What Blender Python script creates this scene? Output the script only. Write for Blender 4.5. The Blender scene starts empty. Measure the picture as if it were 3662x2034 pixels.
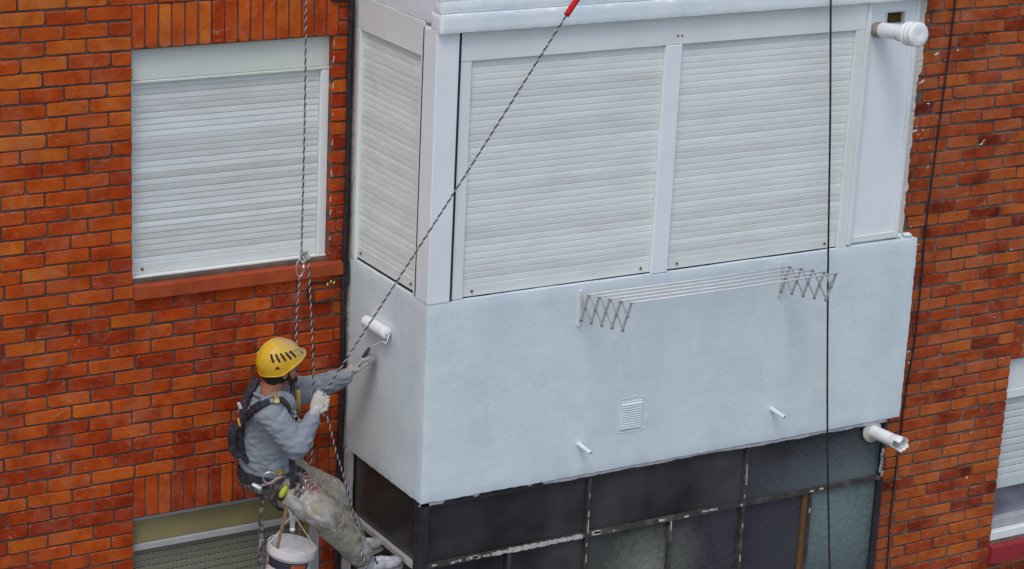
import bpy, bmesh, math, random
from mathutils import Vector, Matrix, noise
from mathutils.bvhtree import BVHTree

random.seed(7)
scene = bpy.context.scene
COL = scene.collection

# ------------------------------------------------------------------ camera
CAM = Vector((-6.0707, -11.9548, 5.3478))
FPX = 8497.28                      # focal length in photo pixels (3662 wide)
cam_d = bpy.data.cameras.new('camera')
cam_d.sensor_width = 36.0
cam_d.lens = FPX / 3662 * 36.0
cam_d.clip_start = 0.1
cam_d.clip_end = 500
cam_o = bpy.data.objects.new('camera', cam_d)
cam_o.location = CAM
cam_o.rotation_euler = (1.261, -0.0455, -0.528)
COL.objects.link(cam_o)
scene.camera = cam_o
CM = cam_o.rotation_euler.to_matrix()

# ------------------------------------------------------------------ light
SUN_EL, SUN_AZ = math.radians(58), math.radians(222)     # azimuth clockwise from +Y
world = bpy.data.worlds.new('World')
scene.world = world
world.use_nodes = True
wn = world.node_tree
bg = wn.nodes['Background']
sky = wn.nodes.new('ShaderNodeTexSky')
sky.sky_type = 'NISHITA'
sky.sun_disc = False
sky.sun_elevation = SUN_EL
sky.sun_rotation = SUN_AZ
sky.air_density = 1.0
sky.dust_density = 2.5
sky.ozone_density = 1.0
wn.links.new(sky.outputs[0], bg.inputs[0])
bg.inputs[1].default_value = 0.12
sun_d = bpy.data.lights.new('sun', 'SUN')
sun_d.energy = 0.5
sun_d.angle = math.radians(20)
sun_d.color = (0.97, 0.985, 1.0)
sun_o = bpy.data.objects.new('sun', sun_d)
sd = Vector((math.sin(SUN_AZ) * math.cos(SUN_EL), math.cos(SUN_AZ) * math.cos(SUN_EL), math.sin(SUN_EL)))
sun_o.rotation_euler = sd.to_track_quat('Z', 'Y').to_euler()
sun_o.location = sd * 30
COL.objects.link(sun_o)
scene.view_settings.view_transform = 'Standard'
scene.view_settings.look = 'None'
scene.view_settings.gamma = 1
scene.view_settings.exposure = 0.56
scene.view_settings.use_curve_mapping = False

# ------------------------------------------------------------------ helpers
def ray(px, py):
    return CM @ Vector(((px - 1831) / FPX, -(py - 1017) / FPX, -1.0))
def ay(px, py, y):                 # photo pixel -> point on the plane of that depth
    d = ray(px, py); return CAM + d * ((y - CAM.y) / d.y)
def ax(px, py, x):
    d = ray(px, py); return CAM + d * ((x - CAM.x) / d.x)
def project(p):
    q = CM.transposed() @ (Vector(p) - CAM)
    return 1831 + FPX * q.x / -q.z, 1017 - FPX * q.y / -q.z

def link(name, me, mat=None, parent=None, smooth=False, loc=None):
    o = bpy.data.objects.new(name, me)
    COL.objects.link(o)
    if mat and not me.materials:
        for m in (mat if isinstance(mat, (list, tuple)) else [mat]): me.materials.append(m)
    if smooth:
        for p in me.polygons: p.use_smooth = True
    if loc: o.location = loc
    if parent: o.parent = parent
    return o
def thing(name, label, cat, loc=(0, 0, 0), group=None):
    o = bpy.data.objects.new(name, None)
    o.empty_display_size = 0.1
    COL.objects.link(o)
    o.location = loc
    o['label'] = label; o['category'] = cat; o['kind'] = 'thing'
    if group: o['group'] = group
    bpy.context.view_layer.update()
    return o
def tag(o, label, cat, group=None, kind=None):
    o['label'] = label; o['category'] = cat
    if group: o['group'] = group
    if kind: o['kind'] = kind
    return o

class MB:
    """collects geometry in world coordinates"""
    def __init__(s): s.bm = bmesh.new()
    def box(s, x0, x1, y0, y1, z0, z1, bev=0.0, mi=0, seg=1):
        r = bmesh.ops.create_cube(s.bm, size=1)
        vs = r['verts']
        for v in vs:
            v.co = Vector((x0 if v.co.x < 0 else x1, y0 if v.co.y < 0 else y1, z0 if v.co.z < 0 else z1))
        fs = list({f for v in vs for f in v.link_faces})
        for f in fs: f.material_index = mi
        if bev:
            es = list({e for v in vs for e in v.link_edges})
            bmesh.ops.bevel(s.bm, geom=es, offset=bev, segments=seg, affect='EDGES')
        return s
    def obox(s, M, sx, sy, sz, bev=0.0, mi=0, seg=1):
        r = bmesh.ops.create_cube(s.bm, size=1)
        vs = r['verts']
        for v in vs: v.co = M @ Vector((v.co.x * sx, v.co.y * sy, v.co.z * sz))
        for f in {f for v in vs for f in v.link_faces}: f.material_index = mi
        if bev:
            es = list({e for v in vs for e in v.link_edges})
            bmesh.ops.bevel(s.bm, geom=es, offset=bev, segments=seg, affect='EDGES')
        return s
    def tube(s, pts, r, seg=10, mi=0, cap=True, flat=1.0, up=None):
        pts = [Vector(p) for p in pts]
        rr = r if isinstance(r, (list, tuple)) else [r] * len(pts)
        rings = []
        t0 = (pts[1] - pts[0]).normalized()
        u = Vector(up) if up else (Vector((0, 0, 1)) if abs(t0.z) < 0.9 else Vector((1, 0, 0)))
        for i, p in enumerate(pts):
            t = (pts[min(i + 1, len(pts) - 1)] - pts[max(i - 1, 0)]).normalized()
            n = (u - t * u.dot(t)).normalized()
            b = t.cross(n)
            u = n if not up else Vector(up)
            rings.append([s.bm.verts.new(p + (n * math.cos(a) * flat + b * math.sin(a)) * rr[i])
                          for a in [2 * math.pi * k / seg for k in range(seg)]])
        for a, b in zip(rings, rings[1:]):
            for k in range(seg):
                f = s.bm.faces.new((a[k], a[(k + 1) % seg], b[(k + 1) % seg], b[k])); f.material_index = mi
        if cap:
            s.bm.faces.new(list(reversed(rings[0]))).material_index = mi
            s.bm.faces.new(rings[-1]).material_index = mi
        return s
    def lathe(s, prof, M, seg=32, mi=0, closed=False):
        """prof: (radius, height) along local z"""
        rings = []
        for r, h in prof:
            rings.append([s.bm.verts.new(M @ Vector((r * math.cos(a), r * math.sin(a), h)))
                          for a in [2 * math.pi * k / seg for k in range(seg)]])
        for a, b in zip(rings, rings[1:]):
            for k in range(seg):
                s.bm.faces.new((a[k], a[(k + 1) % seg], b[(k + 1) % seg], b[k])).material_index = mi
        if not closed:
            s.bm.faces.new(list(reversed(rings[0]))).material_index = mi
            s.bm.faces.new(rings[-1]).material_index = mi
        return s
    def ellipsoid(s, c, R, rad, u=20, v=14, mi=0):
        r = bmesh.ops.create_uvsphere(s.bm, u_segments=u, v_segments=v, radius=1)
        for w in r['verts']:
            w.co = Vector(c) + R @ Vector((w.co.x * rad[0], w.co.y * rad[1], w.co.z * rad[2]))
        return s
    def poly(s, pts, mi=0):
        s.bm.faces.new([s.bm.verts.new(Vector(p)) for p in pts]).material_index = mi
        return s
    def prism(s, pts, d, mi=0):
        """polygon extruded by vector d"""
        d = Vector(d)
        a = [s.bm.verts.new(Vector(p)) for p in pts]
        b = [s.bm.verts.new(Vector(p) + d) for p in pts]
        s.bm.faces.new(a).material_index = mi
        s.bm.faces.new(list(reversed(b))).material_index = mi
        n = len(a)
        for i in range(n):
            s.bm.faces.new((a[(i + 1) % n], a[i], b[i], b[(i + 1) % n])).material_index = mi
        return s
    def mesh(s, name):
        bmesh.ops.recalc_face_normals(s.bm, faces=s.bm.faces)
        me = bpy.data.meshes.new(name)
        s.bm.to_mesh(me); s.bm.free()
        return me
    def build(s, name, mat, parent=None, smooth=False, sharp=None):
        me = s.mesh(name)
        o = link(name, me, mat, None, smooth)
        if smooth and sharp:
            me.set_sharp_from_angle(angle=math.radians(sharp))
        if parent:
            o.parent = parent
            o.matrix_parent_inverse = parent.matrix_world.inverted()
        return o

def smooth_path(pts, n=12):
    pts = [Vector(p) for p in pts]
    out = []
    P = [pts[0] * 2 - pts[1]] + pts + [pts[-1] * 2 - pts[-2]]
    for i in range(1, len(P) - 2):
        for k in range(n):
            t = k / n
            a, b, c, dd = P[i - 1], P[i], P[i + 1], P[i + 2]
            out.append(0.5 * ((2 * b) + (c - a) * t + (2 * a - 5 * b + 4 * c - dd) * t * t + (3 * b - a - 3 * c + dd) * t ** 3))
    out.append(pts[-1])
    return out
# ------------------------------------------------------------------ materials
def nodes_of(name):
    m = bpy.data.materials.new(name); m.use_nodes = True
    nt = m.node_tree
    return m, nt, nt.nodes['Principled BSDF']
def N(nt, t, **kw):
    n = nt.nodes.new(t)
    for k, v in kw.items(): setattr(n, k, v)
    return n
def ramp(nt, fac, stops):
    r = N(nt, 'ShaderNodeValToRGB')
    el = r.color_ramp.elements
    while len(el) < len(stops): el.new(0.5)
    for e, (p, c) in zip(el, stops):
        e.position = p; e.color = (*c, 1) if len(c) == 3 else c
    nt.links.new(fac, r.inputs[0])
    return r.outputs[0]
def mix(nt, fac, a, b, mode='MIX'):
    n = N(nt, 'ShaderNodeMix', data_type='RGBA', blend_type=mode)
    if isinstance(fac, (int, float)): n.inputs[0].default_value = fac
    else: nt.links.new(fac, n.inputs[0])
    for i, v in ((6, a), (7, b)):
        if isinstance(v, tuple): n.inputs[i].default_value = (*v, 1)
        else: nt.links.new(v, n.inputs[i])
    return n.outputs[2]
def math_n(nt, op, a, b=None, clamp=False):
    n = N(nt, 'ShaderNodeMath', operation=op, use_clamp=clamp)
    for i, v in ((0, a), (1, b)):
        if v is None: continue
        if isinstance(v, (int, float)): n.inputs[i].default_value = v
        else: nt.links.new(v, n.inputs[i])
    return n.outputs[0]
def pos(nt, scale=(1, 1, 1), obj=False):
    if obj:
        g = N(nt, 'ShaderNodeTexCoord').outputs['Object']
    else:
        g = N(nt, 'ShaderNodeNewGeometry').outputs['Position']
    m = N(nt, 'ShaderNodeMapping')
    m.inputs['Scale'].default_value = scale
    nt.links.new(g, m.inputs[0])
    return m.outputs[0]
def nz(nt, vec, scale, detail=4, rough=0.55, dist=0.0):
    n = N(nt, 'ShaderNodeTexNoise')
    n.inputs['Scale'].default_value = scale
    n.inputs['Detail'].default_value = detail
    n.inputs['Roughness'].default_value = rough
    n.inputs['Distortion'].default_value = dist
    nt.links.new(vec, n.inputs['Vector'])
    return n.outputs[0]
def bump(nt, bsdf, h, strength=0.3, dist=0.01, prev=None):
    b = N(nt, 'ShaderNodeBump')
    b.inputs['Strength'].default_value = strength
    b.inputs['Distance'].default_value = dist
    nt.links.new(h, b.inputs['Height'])
    if prev: nt.links.new(prev, b.inputs['Normal'])
    nt.links.new(b.outputs[0], bsdf.inputs['Normal'])
    return b.outputs[0]

def simple(name, col, rough=0.6, var=0.12, scale=18, metal=0.0, bstr=0.15, bdist=0.003, bscale=60, dirt=None, dirt_amt=0.5, stretch=(1, 1, 1), spec=0.4):
    m, nt, b = nodes_of(name)
    p = pos(nt, stretch)
    n = nz(nt, p, scale, 5)
    lo = tuple(c * (1 - var) for c in col); hi = tuple(min(1, c * (1 + var)) for c in col)
    c = ramp(nt, n, [(0.3, lo), (0.7, hi)])
    if dirt:
        n2 = nz(nt, p, scale * 0.6, 6, 0.65)
        k = ramp(nt, n2, [(0.5, (0, 0, 0)), (0.72, (dirt_amt,) * 3)])
        c = mix(nt, k, c, dirt)
    nt.links.new(c, b.inputs['Base Color'])
    b.inputs['Roughness'].default_value = rough
    b.inputs['Metallic'].default_value = metal
    b.inputs['Specular IOR Level'].default_value = spec
    if bstr: bump(nt, b, nz(nt, p, bscale, 3), bstr, bdist)
    return m

def brick_mat(name, splash=False):
    m, nt, b = nodes_of(name)
    oi = N(nt, 'ShaderNodeObjectInfo')
    at = N(nt, 'ShaderNodeAttribute', attribute_name='tone')
    rnd = math_n(nt, 'FRACT', math_n(nt, 'ADD', oi.outputs['Random'], at.outputs['Fac']))
    if splash:
        stops = [(0.0, (0.16, 0.022, 0.01)), (0.14, (0.32, 0.048, 0.014)), (0.4, (0.42, 0.08, 0.018)), (0.66, (0.45, 0.115, 0.036)), (0.82, (0.46, 0.1, 0.02)), (1.0, (0.49, 0.122, 0.024))]
    else:
        stops = [(0.0, (0.27, 0.028, 0.007)), (0.22, (0.37, 0.043, 0.007)), (0.5, (0.49, 0.075, 0.009)), (0.76, (0.53, 0.1, 0.012)), (0.9, (0.56, 0.125, 0.015)), (1.0, (0.57, 0.15, 0.02))]
    lp = N(nt, 'ShaderNodeSeparateXYZ'); nt.links.new(oi.outputs['Location'], lp.inputs[0])
    batch = math_n(nt, 'ADD', math_n(nt, 'MULTIPLY', lp.outputs[2], 0.10), math_n(nt, 'MULTIPLY', lp.outputs[0], -0.12))
    p0 = pos(nt)
    inner = math_n(nt, 'MULTIPLY', math_n(nt, 'SUBTRACT', nz(nt, p0, 6.5, 4, 0.6, 0.4), 0.5), 0.9)
    if not splash: rnd = math_n(nt, 'ADD', math_n(nt, 'MULTIPLY', rnd, 0.72), math_n(nt, 'SUBTRACT', batch, 0.15))
    rnd = math_n(nt, 'ADD', rnd, inner, True)
    base = ramp(nt, rnd, stops)
    p = pos(nt)
    # burnt clouds inside each brick
    n1 = nz(nt, p, 7.5, 5, 0.65, 0.5)
    dk = ramp(nt, n1, [(0.34, (0.66, 0.5, 0.45)), (0.54, (1, 1, 1)), (0.7, (1.06, 1.2, 1.2))])
    c = mix(nt, 0.75, base, dk, 'MULTIPLY')
    # pale worn edges
    tc = N(nt, 'ShaderNodeTexCoord')
    sx = N(nt, 'ShaderNodeSeparateXYZ'); nt.links.new(tc.outputs['Generated'], sx.inputs[0])
    gx = math_n(nt, 'ABSOLUTE', math_n(nt, 'SUBTRACT', sx.outputs[0], 0.5))
    gz = math_n(nt, 'ABSOLUTE', math_n(nt, 'SUBTRACT', sx.outputs[2], 0.5))
    ex = math_n(nt, 'SUBTRACT', 0.5, math_n(nt, 'MULTIPLY', math_n(nt, 'SUBTRACT', 0.5, gx), 3.0))
    e = math_n(nt, 'MAXIMUM', ex, gz)
    n2 = nz(nt, p, 24, 4, 0.6)
    em = math_n(nt, 'ADD', e, math_n(nt, 'MULTIPLY', math_n(nt, 'SUBTRACT', n2, 0.5), 0.95))
    ek = ramp(nt, em, [(0.42, (0, 0, 0)), (0.6, (0.6,) * 3)])
    c = mix(nt, ek, c, (0.34, 0.13, 0.07))
    # lime bloom patches
    n3 = nz(nt, p, 4.2, 6, 0.7, 0.4)
    bl = ramp(nt, n3, [(0.5, (0, 0, 0)), (0.68, (0.42,) * 3)])
    c = mix(nt, bl, c, (0.40, 0.16, 0.095))
    nsc = nz(nt, pos(nt, (1.2, 1, 3.0)), 9, 3, 0.5, 1.6)
    sk = ramp(nt, nsc, [(0.66, (0, 0, 0)), (0.70, (0.42,) * 3), (0.73, (0, 0, 0))])
    c = mix(nt, sk, c, (0.55, 0.33, 0.24))
    # fine soot
    n4 = nz(nt, p, 1.6, 7, 0.72)
    st = ramp(nt, n4, [(0.38, (0.62, 0.56, 0.55)), (0.56, (1, 1, 1))])
    c = mix(nt, 0.55, c, st, 'MULTIPLY')
    if splash:
        sp = N(nt, 'ShaderNodeSeparateXYZ'); nt.links.new(N(nt, 'ShaderNodeNewGeometry').outputs['Position'], sp.inputs[0])
        near = ramp(nt, math_n(nt, 'MULTIPLY', math_n(nt, 'SUBTRACT', sp.outputs[0], 3.4), 2.2), [(0.0, (1, 1, 1)), (0.85, (0, 0, 0))])
        up = ramp(nt, math_n(nt, 'MULTIPLY', math_n(nt, 'ADD', sp.outputs[2], 0.2), 0.6), [(0.0, (0, 0, 0)), (0.7, (1, 1, 1))])
        n5 = nz(nt, pos(nt, (1, 1, 1.6)), 17, 3, 0.55, 0.8)
        sm = ramp(nt, math_n(nt, 'ADD', n5, math_n(nt, 'MULTIPLY', math_n(nt, 'MULTIPLY', near, up), 0.1)), [(0.725, (0, 0, 0)), (0.745, (0.8,) * 3)])
        c = mix(nt, sm, c, (0.75, 0.74, 0.74))
    nt.links.new(c, b.inputs['Base Color'])
    b.inputs['Roughness'].default_value = 0.9
    b.inputs['Specular IOR Level'].default_value = 0.12
    q = bump(nt, b, nz(nt, p, 150, 4, 0.7), 0.35, 0.003)
    bump(nt, b, nz(nt, p, 26, 3), 0.4, 0.006, q)
    return m

def mortar_mat(name, col, col2):
    m, nt, b = nodes_of(name)
    p = pos(nt)
    c = ramp(nt, nz(nt, p, 6, 6, 0.7), [(0.35, col), (0.68, col2)])
    nt.links.new(c, b.inputs['Base Color'])
    b.inputs['Roughness'].default_value = 0.95
    q = bump(nt, b, nz(nt, p, 170, 4, 0.7), 0.7, 0.004)
    bump(nt, b, nz(nt, p, 30, 4), 0.5, 0.01, q)
    return m

def plaster_mat(name, base=(0.645, 0.72, 0.73), streak=0.5, fine=1.0):
    m, nt, b = nodes_of(name)
    p = pos(nt)
    ps = pos(nt, (1, 1, 0.22))
    n1 = nz(nt, ps, 3.2, 5, 0.6, 0.3)
    c = ramp(nt, n1, [(0.3, tuple(k * v for k, v in zip(base, (0.87, 0.905, 0.935)))), (0.5, base), (0.72, tuple(k * v for k, v in zip(base, (1.04, 1.03, 0.97))))])
    n2 = nz(nt, p, 2.0, 6, 0.65, 0.6)
    k = ramp(nt, n2, [(0.56, (0, 0, 0)), (0.7, (streak,) * 3)])
    c = mix(nt, k, c, tuple(k * v for k, v in zip(base, (0.83, 0.885, 0.93))))
    n3 = nz(nt, pos(nt, (1, 1, 0.14)), 9, 5, 0.7)
    k = ramp(nt, n3, [(0.6, (0, 0, 0)), (0.76, (streak * 0.7,) * 3)])
    c = mix(nt, k, c, tuple(k * v for k, v in zip(base, (0.89, 0.9, 0.88))))
    nl = nz(nt, pos(nt, (1, 1, 0.6)), 2.6, 3, 0.5, 1.2)
    k = ramp(nt, nl, [(0.505, (0, 0, 0)), (0.525, (streak * 0.55,) * 3), (0.60, (streak * 0.55,) * 3), (0.62, (0, 0, 0))])
    c = mix(nt, k, c, tuple(min(1, k * v) for k, v in zip(base, (1.07, 1.05, 1.03))))
    nl2 = nz(nt, pos(nt, (1, 1, 0.8)), 4.1, 4, 0.55, 0.8)
    k = ramp(nt, nl2, [(0.56, (0, 0, 0)), (0.585, (streak * 0.9,) * 3)])
    c = mix(nt, k, c, tuple(k * v for k, v in zip(base, (0.91, 0.93, 0.955))))
    n4 = nz(nt, pos(nt, (1, 1, 0.09)), 5.5, 4, 0.6, 0.2)
    k = ramp(nt, n4, [(0.62, (0, 0, 0)), (0.78, (streak * 0.8,) * 3)])
    c = mix(nt, k, c, tuple(k * v for k, v in zip(base, (0.84, 0.77, 0.74))))
    nt.links.new(c, b.inputs['Base Color'])
    b.inputs['Roughness'].default_value = 0.55
    b.inputs['Specular IOR Level'].default_value = 0.35
    q = bump(nt, b, nz(nt, p, 130, 3, 0.6), 0.25 * fine, 0.003)
    q = bump(nt, b, nz(nt, p, 34, 4, 0.6), 0.32 * fine, 0.006, q)
    q = bump(nt, b, nz(nt, pos(nt, (1, 1, 2.2)), 5.5, 5, 0.6), 0.10 * fine, 0.02, q)
    spk = ramp(nt, nz(nt, pos(nt, (0.6, 0.6, 1.5)), 26, 2, 0.5, 0.6), [(0.69, (0, 0, 0)), (0.8, (1, 1, 1))])
    bump(nt, b, spk, 0.16 * fine, 0.008, q)
    return m

def rope_mat(name, a): return simple(name, a, 0.9, 0.2, 90, bstr=0.4, bscale=400)

M_BRICK = brick_mat('brick_left')
M_BRICK_R = brick_mat('brick_right', True)
M_MORTAR = mortar_mat('mortar_left', (0.075, 0.043, 0.033), (0.19, 0.115, 0.083))
M_MORTAR_R = mortar_mat('mortar_right', (0.07, 0.046, 0.036), (0.24, 0.175, 0.13))
M_PLASTER = plaster_mat('white_plaster')
M_PLASTER_TOP = plaster_mat('white_plaster_fresh', (0.75, 0.81, 0.82), 0.3)
M_PAINTED = simple('painted_over_white', (0.68, 0.745, 0.76), 0.55, 0.05, 20, bstr=0.2, bscale=120)
M_WHITE = simple('white_aluminium', (0.735, 0.77, 0.745), 0.42, 0.04, 3, bstr=0.05, dirt=(0.62, 0.6, 0.55), dirt_amt=0.25)
M_POST = simple('white_painted_post', (0.78, 0.82, 0.825), 0.5, 0.03, 5, bstr=0.2, bscale=40)
M_CREAM = simple('cream_shutter_box', (0.62, 0.66, 0.6), 0.5, 0.05, 4, bstr=0.06, dirt=(0.5, 0.47, 0.4), dirt_amt=0.3, stretch=(0.4, 1, 1.5))
M_GAP = simple('dark_gap', (0.02, 0.018, 0.03), 0.9, 0.1)
M_SILL = simple('red_painted_sill', (0.34, 0.066, 0.024), 0.92, 0.2, 9, bstr=0.4, bscale=90, dirt=(0.22, 0.05, 0.03), dirt_amt=0.5, spec=0.1)
M_SILL_R = simple('crimson_painted_sill', (0.28, 0.022, 0.026), 0.7, 0.15, 9, bstr=0.3)
M_OLIVE = simple('olive_board', (0.25, 0.21, 0.09), 0.75, 0.15, 5, dirt=(0.18, 0.15, 0.075), dirt_amt=0.4)
M_GREYFRAME = simple('grey_white_frame', (0.4, 0.4, 0.4), 0.6, 0.08, 12, dirt=(0.3, 0.28, 0.25), dirt_amt=0.5)
M_BLACK = simple('black_paint', (0.022, 0.019, 0.022), 0.55, 0.3, 15, bstr=0.4, bscale=50, dirt=(0.07, 0.06, 0.055), dirt_amt=0.6)
M_IRON = simple('old_iron_bar', (0.045, 0.038, 0.034), 0.65, 0.3, 20, bstr=0.5, bscale=70, dirt=(0.17, 0.15, 0.13), dirt_amt=0.7)
M_PUTTY = simple('flaking_putty', (0.5, 0.48, 0.44), 0.85, 0.2, 40, bstr=0.6, bscale=90, dirt=(0.15, 0.13, 0.12), dirt_amt=0.6)
M_BROWNBAR = simple('brown_wood_bar', (0.13, 0.068, 0.02), 0.6, 0.15, 20)
M_TAN = simple('tan_raw_plaster', (0.44, 0.36, 0.28), 0.9, 0.2, 25, bstr=0.8, bdist=0.01, bscale=70, dirt=(0.3, 0.24, 0.2), dirt_amt=0.6)
M_CABLE = simple('black_cable', (0.016, 0.013, 0.015), 0.6, 0.3, 30, bstr=0.2, dirt=(0.09, 0.07, 0.065), dirt_amt=0.6)
M_METAL = simple('white_rack_metal', (0.68, 0.68, 0.68), 0.4, 0.06, 40, bstr=0.05, dirt=(0.5, 0.45, 0.4), dirt_amt=0.4)
M_ARM = simple('grey_rack_arm', (0.4, 0.4, 0.4), 0.45, 0.1, 40, bstr=0.05, dirt=(0.22, 0.17, 0.13), dirt_amt=0.4)
M_RUST = simple('rust', (0.2, 0.08, 0.03), 0.85, 0.35, 60)
M_STEEL = simple('steel', (0.6, 0.6, 0.62), 0.28, 0.08, 40, metal=0.9, bstr=0.05)
M_BRASS = simple('worn_brass', (0.4, 0.3, 0.09), 0.45, 0.25, 50, metal=0.4)
M_PVC = simple('white_pvc', (0.78, 0.79, 0.78), 0.38, 0.03, 9, bstr=0.05, dirt=(0.55, 0.5, 0.42), dirt_amt=0.5, stretch=(1, 1, 3))
M_ROSETTE = simple('beige_rosette', (0.5, 0.49, 0.4), 0.5, 0.08, 10)
M_ROPE_L = rope_mat('rope_light', (0.42, 0.4, 0.39))
M_ROPE_D = rope_mat('rope_dark', (0.025, 0.022, 0.03))
M_RED = simple('red_sleeve', (0.7, 0.015, 0.02), 0.5, 0.08, 30)
M_YELLOWTAPE = simple('yellow_ribbon', (0.7, 0.5, 0.1), 0.6)
M_LACE0 = simple('old_white_paint', (0.45, 0.44, 0.43), 0.8, 0.2, 60)
M_CURTAIN = simple('lilac_curtain', (0.17, 0.165, 0.19), 0.7, 0.4, 8, stretch=(6, 1, 0.2))

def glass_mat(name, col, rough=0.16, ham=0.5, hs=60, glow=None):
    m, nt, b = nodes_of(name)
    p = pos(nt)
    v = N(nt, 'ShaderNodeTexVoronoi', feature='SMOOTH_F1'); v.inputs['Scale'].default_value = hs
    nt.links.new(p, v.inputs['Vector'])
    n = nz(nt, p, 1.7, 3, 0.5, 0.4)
    c = ramp(nt, n, [(0.34, tuple(k * 0.25 for k in col)), (0.64, tuple(k * 1.9 for k in col))])  # broad tone noise imitates uneven room light behind the panes
    if glow:                       # soft backlight and reflection painted into the obscured pane's colour
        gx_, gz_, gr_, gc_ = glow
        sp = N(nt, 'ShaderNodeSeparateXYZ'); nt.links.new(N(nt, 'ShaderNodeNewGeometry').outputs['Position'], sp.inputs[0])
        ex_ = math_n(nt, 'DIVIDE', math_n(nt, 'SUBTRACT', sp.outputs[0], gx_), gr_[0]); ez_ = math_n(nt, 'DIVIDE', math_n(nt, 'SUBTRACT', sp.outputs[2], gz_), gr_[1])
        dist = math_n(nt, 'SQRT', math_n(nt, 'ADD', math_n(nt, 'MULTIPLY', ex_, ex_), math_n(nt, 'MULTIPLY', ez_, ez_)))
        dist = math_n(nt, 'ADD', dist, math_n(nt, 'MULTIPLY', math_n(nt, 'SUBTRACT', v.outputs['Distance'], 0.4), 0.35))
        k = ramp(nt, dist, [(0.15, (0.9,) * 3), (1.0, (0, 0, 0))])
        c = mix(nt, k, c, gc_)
    # dried paint runs
    n2 = nz(nt, pos(nt, (1, 1, 0.3)), 40, 3, 0.5)
    k = ramp(nt, n2, [(0.79, (0, 0, 0)), (0.81, (0.5,) * 3)])
    c = mix(nt, k, c, (0.4, 0.4, 0.4))
    nt.links.new(c, b.inputs['Base Color'])
    b.inputs['Roughness'].default_value = rough
    b.inputs['Specular IOR Level'].default_value = 0.6
    q = bump(nt, b, v.outputs['Distance'], ham, 0.006)
    bump(nt, b, nz(nt, p, 14, 3), 0.2, 0.006, q)
    return m
M_GLASS = glass_mat('dark_glass', (0.03, 0.027, 0.029), 0.22, 0.25)
M_GLASS_B = glass_mat('dark_brown_glass', (0.024, 0.018, 0.016), 0.3, 0.15)
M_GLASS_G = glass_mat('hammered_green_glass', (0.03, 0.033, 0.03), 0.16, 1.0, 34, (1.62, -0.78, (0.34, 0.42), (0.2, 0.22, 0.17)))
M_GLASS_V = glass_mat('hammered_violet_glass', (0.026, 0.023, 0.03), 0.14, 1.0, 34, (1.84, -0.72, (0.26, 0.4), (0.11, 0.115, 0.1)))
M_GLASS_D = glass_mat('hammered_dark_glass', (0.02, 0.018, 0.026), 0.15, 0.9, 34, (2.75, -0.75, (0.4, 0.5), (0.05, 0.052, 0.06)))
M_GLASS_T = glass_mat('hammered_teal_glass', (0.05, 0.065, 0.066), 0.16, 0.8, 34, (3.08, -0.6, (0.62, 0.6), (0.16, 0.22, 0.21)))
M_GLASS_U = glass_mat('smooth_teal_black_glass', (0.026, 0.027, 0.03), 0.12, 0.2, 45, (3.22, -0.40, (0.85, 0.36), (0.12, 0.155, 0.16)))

def slat_mat(name, col, holes=False):
    m, nt, b = nodes_of(name)
    oi = N(nt, 'ShaderNodeObjectInfo')
    c = ramp(nt, oi.outputs['Random'], [(0, tuple(k * v for k, v in zip(col, ((0.86, 0.84, 0.80) if holes else (0.93, 0.93, 0.92))))), (1, tuple(min(1, k * 1.08) for k in col))])
    n = nz(nt, pos(nt, (0.5, 1, 2)), 6, 6, 0.7)
    d = ramp(nt, n, [(0.45, (1, 1, 1)), (0.75, (0.8, 0.77, 0.72))])
    c = mix(nt, 0.6, c, d, 'MULTIPLY')
    nt.links.new(c, b.inputs['Base Color'])
    b.inputs['Roughness'].default_value = 0.45
    b.inputs['Specular IOR Level'].default_value = 0.4
    return m
M_SLAT = slat_mat('shutter_slat_white', (0.71, 0.75, 0.715))
M_SLAT_W = slat_mat('shutter_slat_grey_white', (0.66, 0.70, 0.69), True)
M_SLAT_O = slat_mat('shutter_slat_drab', (0.2, 0.19, 0.14))
M_SLAT_R = slat_mat('shutter_slat_cool_white', (0.57, 0.61, 0.59))

# ------------------------------------------------------------------ bricks
def brick_mesh(name, L, H, D, mat, seed):
    """front face at y=0, rounded worn corners and arrises, about 50 triangles"""
    rnd = random.Random(seed)
    bm = bmesh.new()
    C4 = [rnd.choice((0.004, 0.006, 0.007, 0.009, 0.014)) for _ in range(4)]
    def ring(dx, dz, y, jit):
        hx, hz = L / 2 - dx, H / 2 - dz
        pts = [(-hx + C4[0], -hz), (hx - C4[1], -hz), (hx, -hz + C4[1] * 0.8), (hx, hz - C4[2] * 0.8), (hx - C4[2], hz), (-hx + C4[3], hz), (-hx, hz - C4[3] * 0.8), (-hx, -hz + C4[0] * 0.8)]
        return [bm.verts.new((x + rnd.uniform(-jit, jit), y + rnd.uniform(-jit, jit) * 0.5, z + rnd.uniform(-jit, jit))) for x, z in pts]
    a = ring(0.0028, 0.0028, 0.0, 0.0022)
    b = ring(0.0, 0.0, 0.0045, 0.002)
    d = ring(0.0, 0.0, D, 0)
    for p, q in ((a, b), (b, d)):
        for k in range(8):
            bm.faces.new((p[(k + 1) % 8], p[k], q[k], q[(k + 1) % 8]))
    bm.faces.new(a)
    bmesh.ops.recalc_face_normals(bm, faces=bm.faces)
    me = bpy.data.meshes.new(name)
    bm.to_mesh(me); bm.free()
    me.materials.append(mat)
    return me

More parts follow.
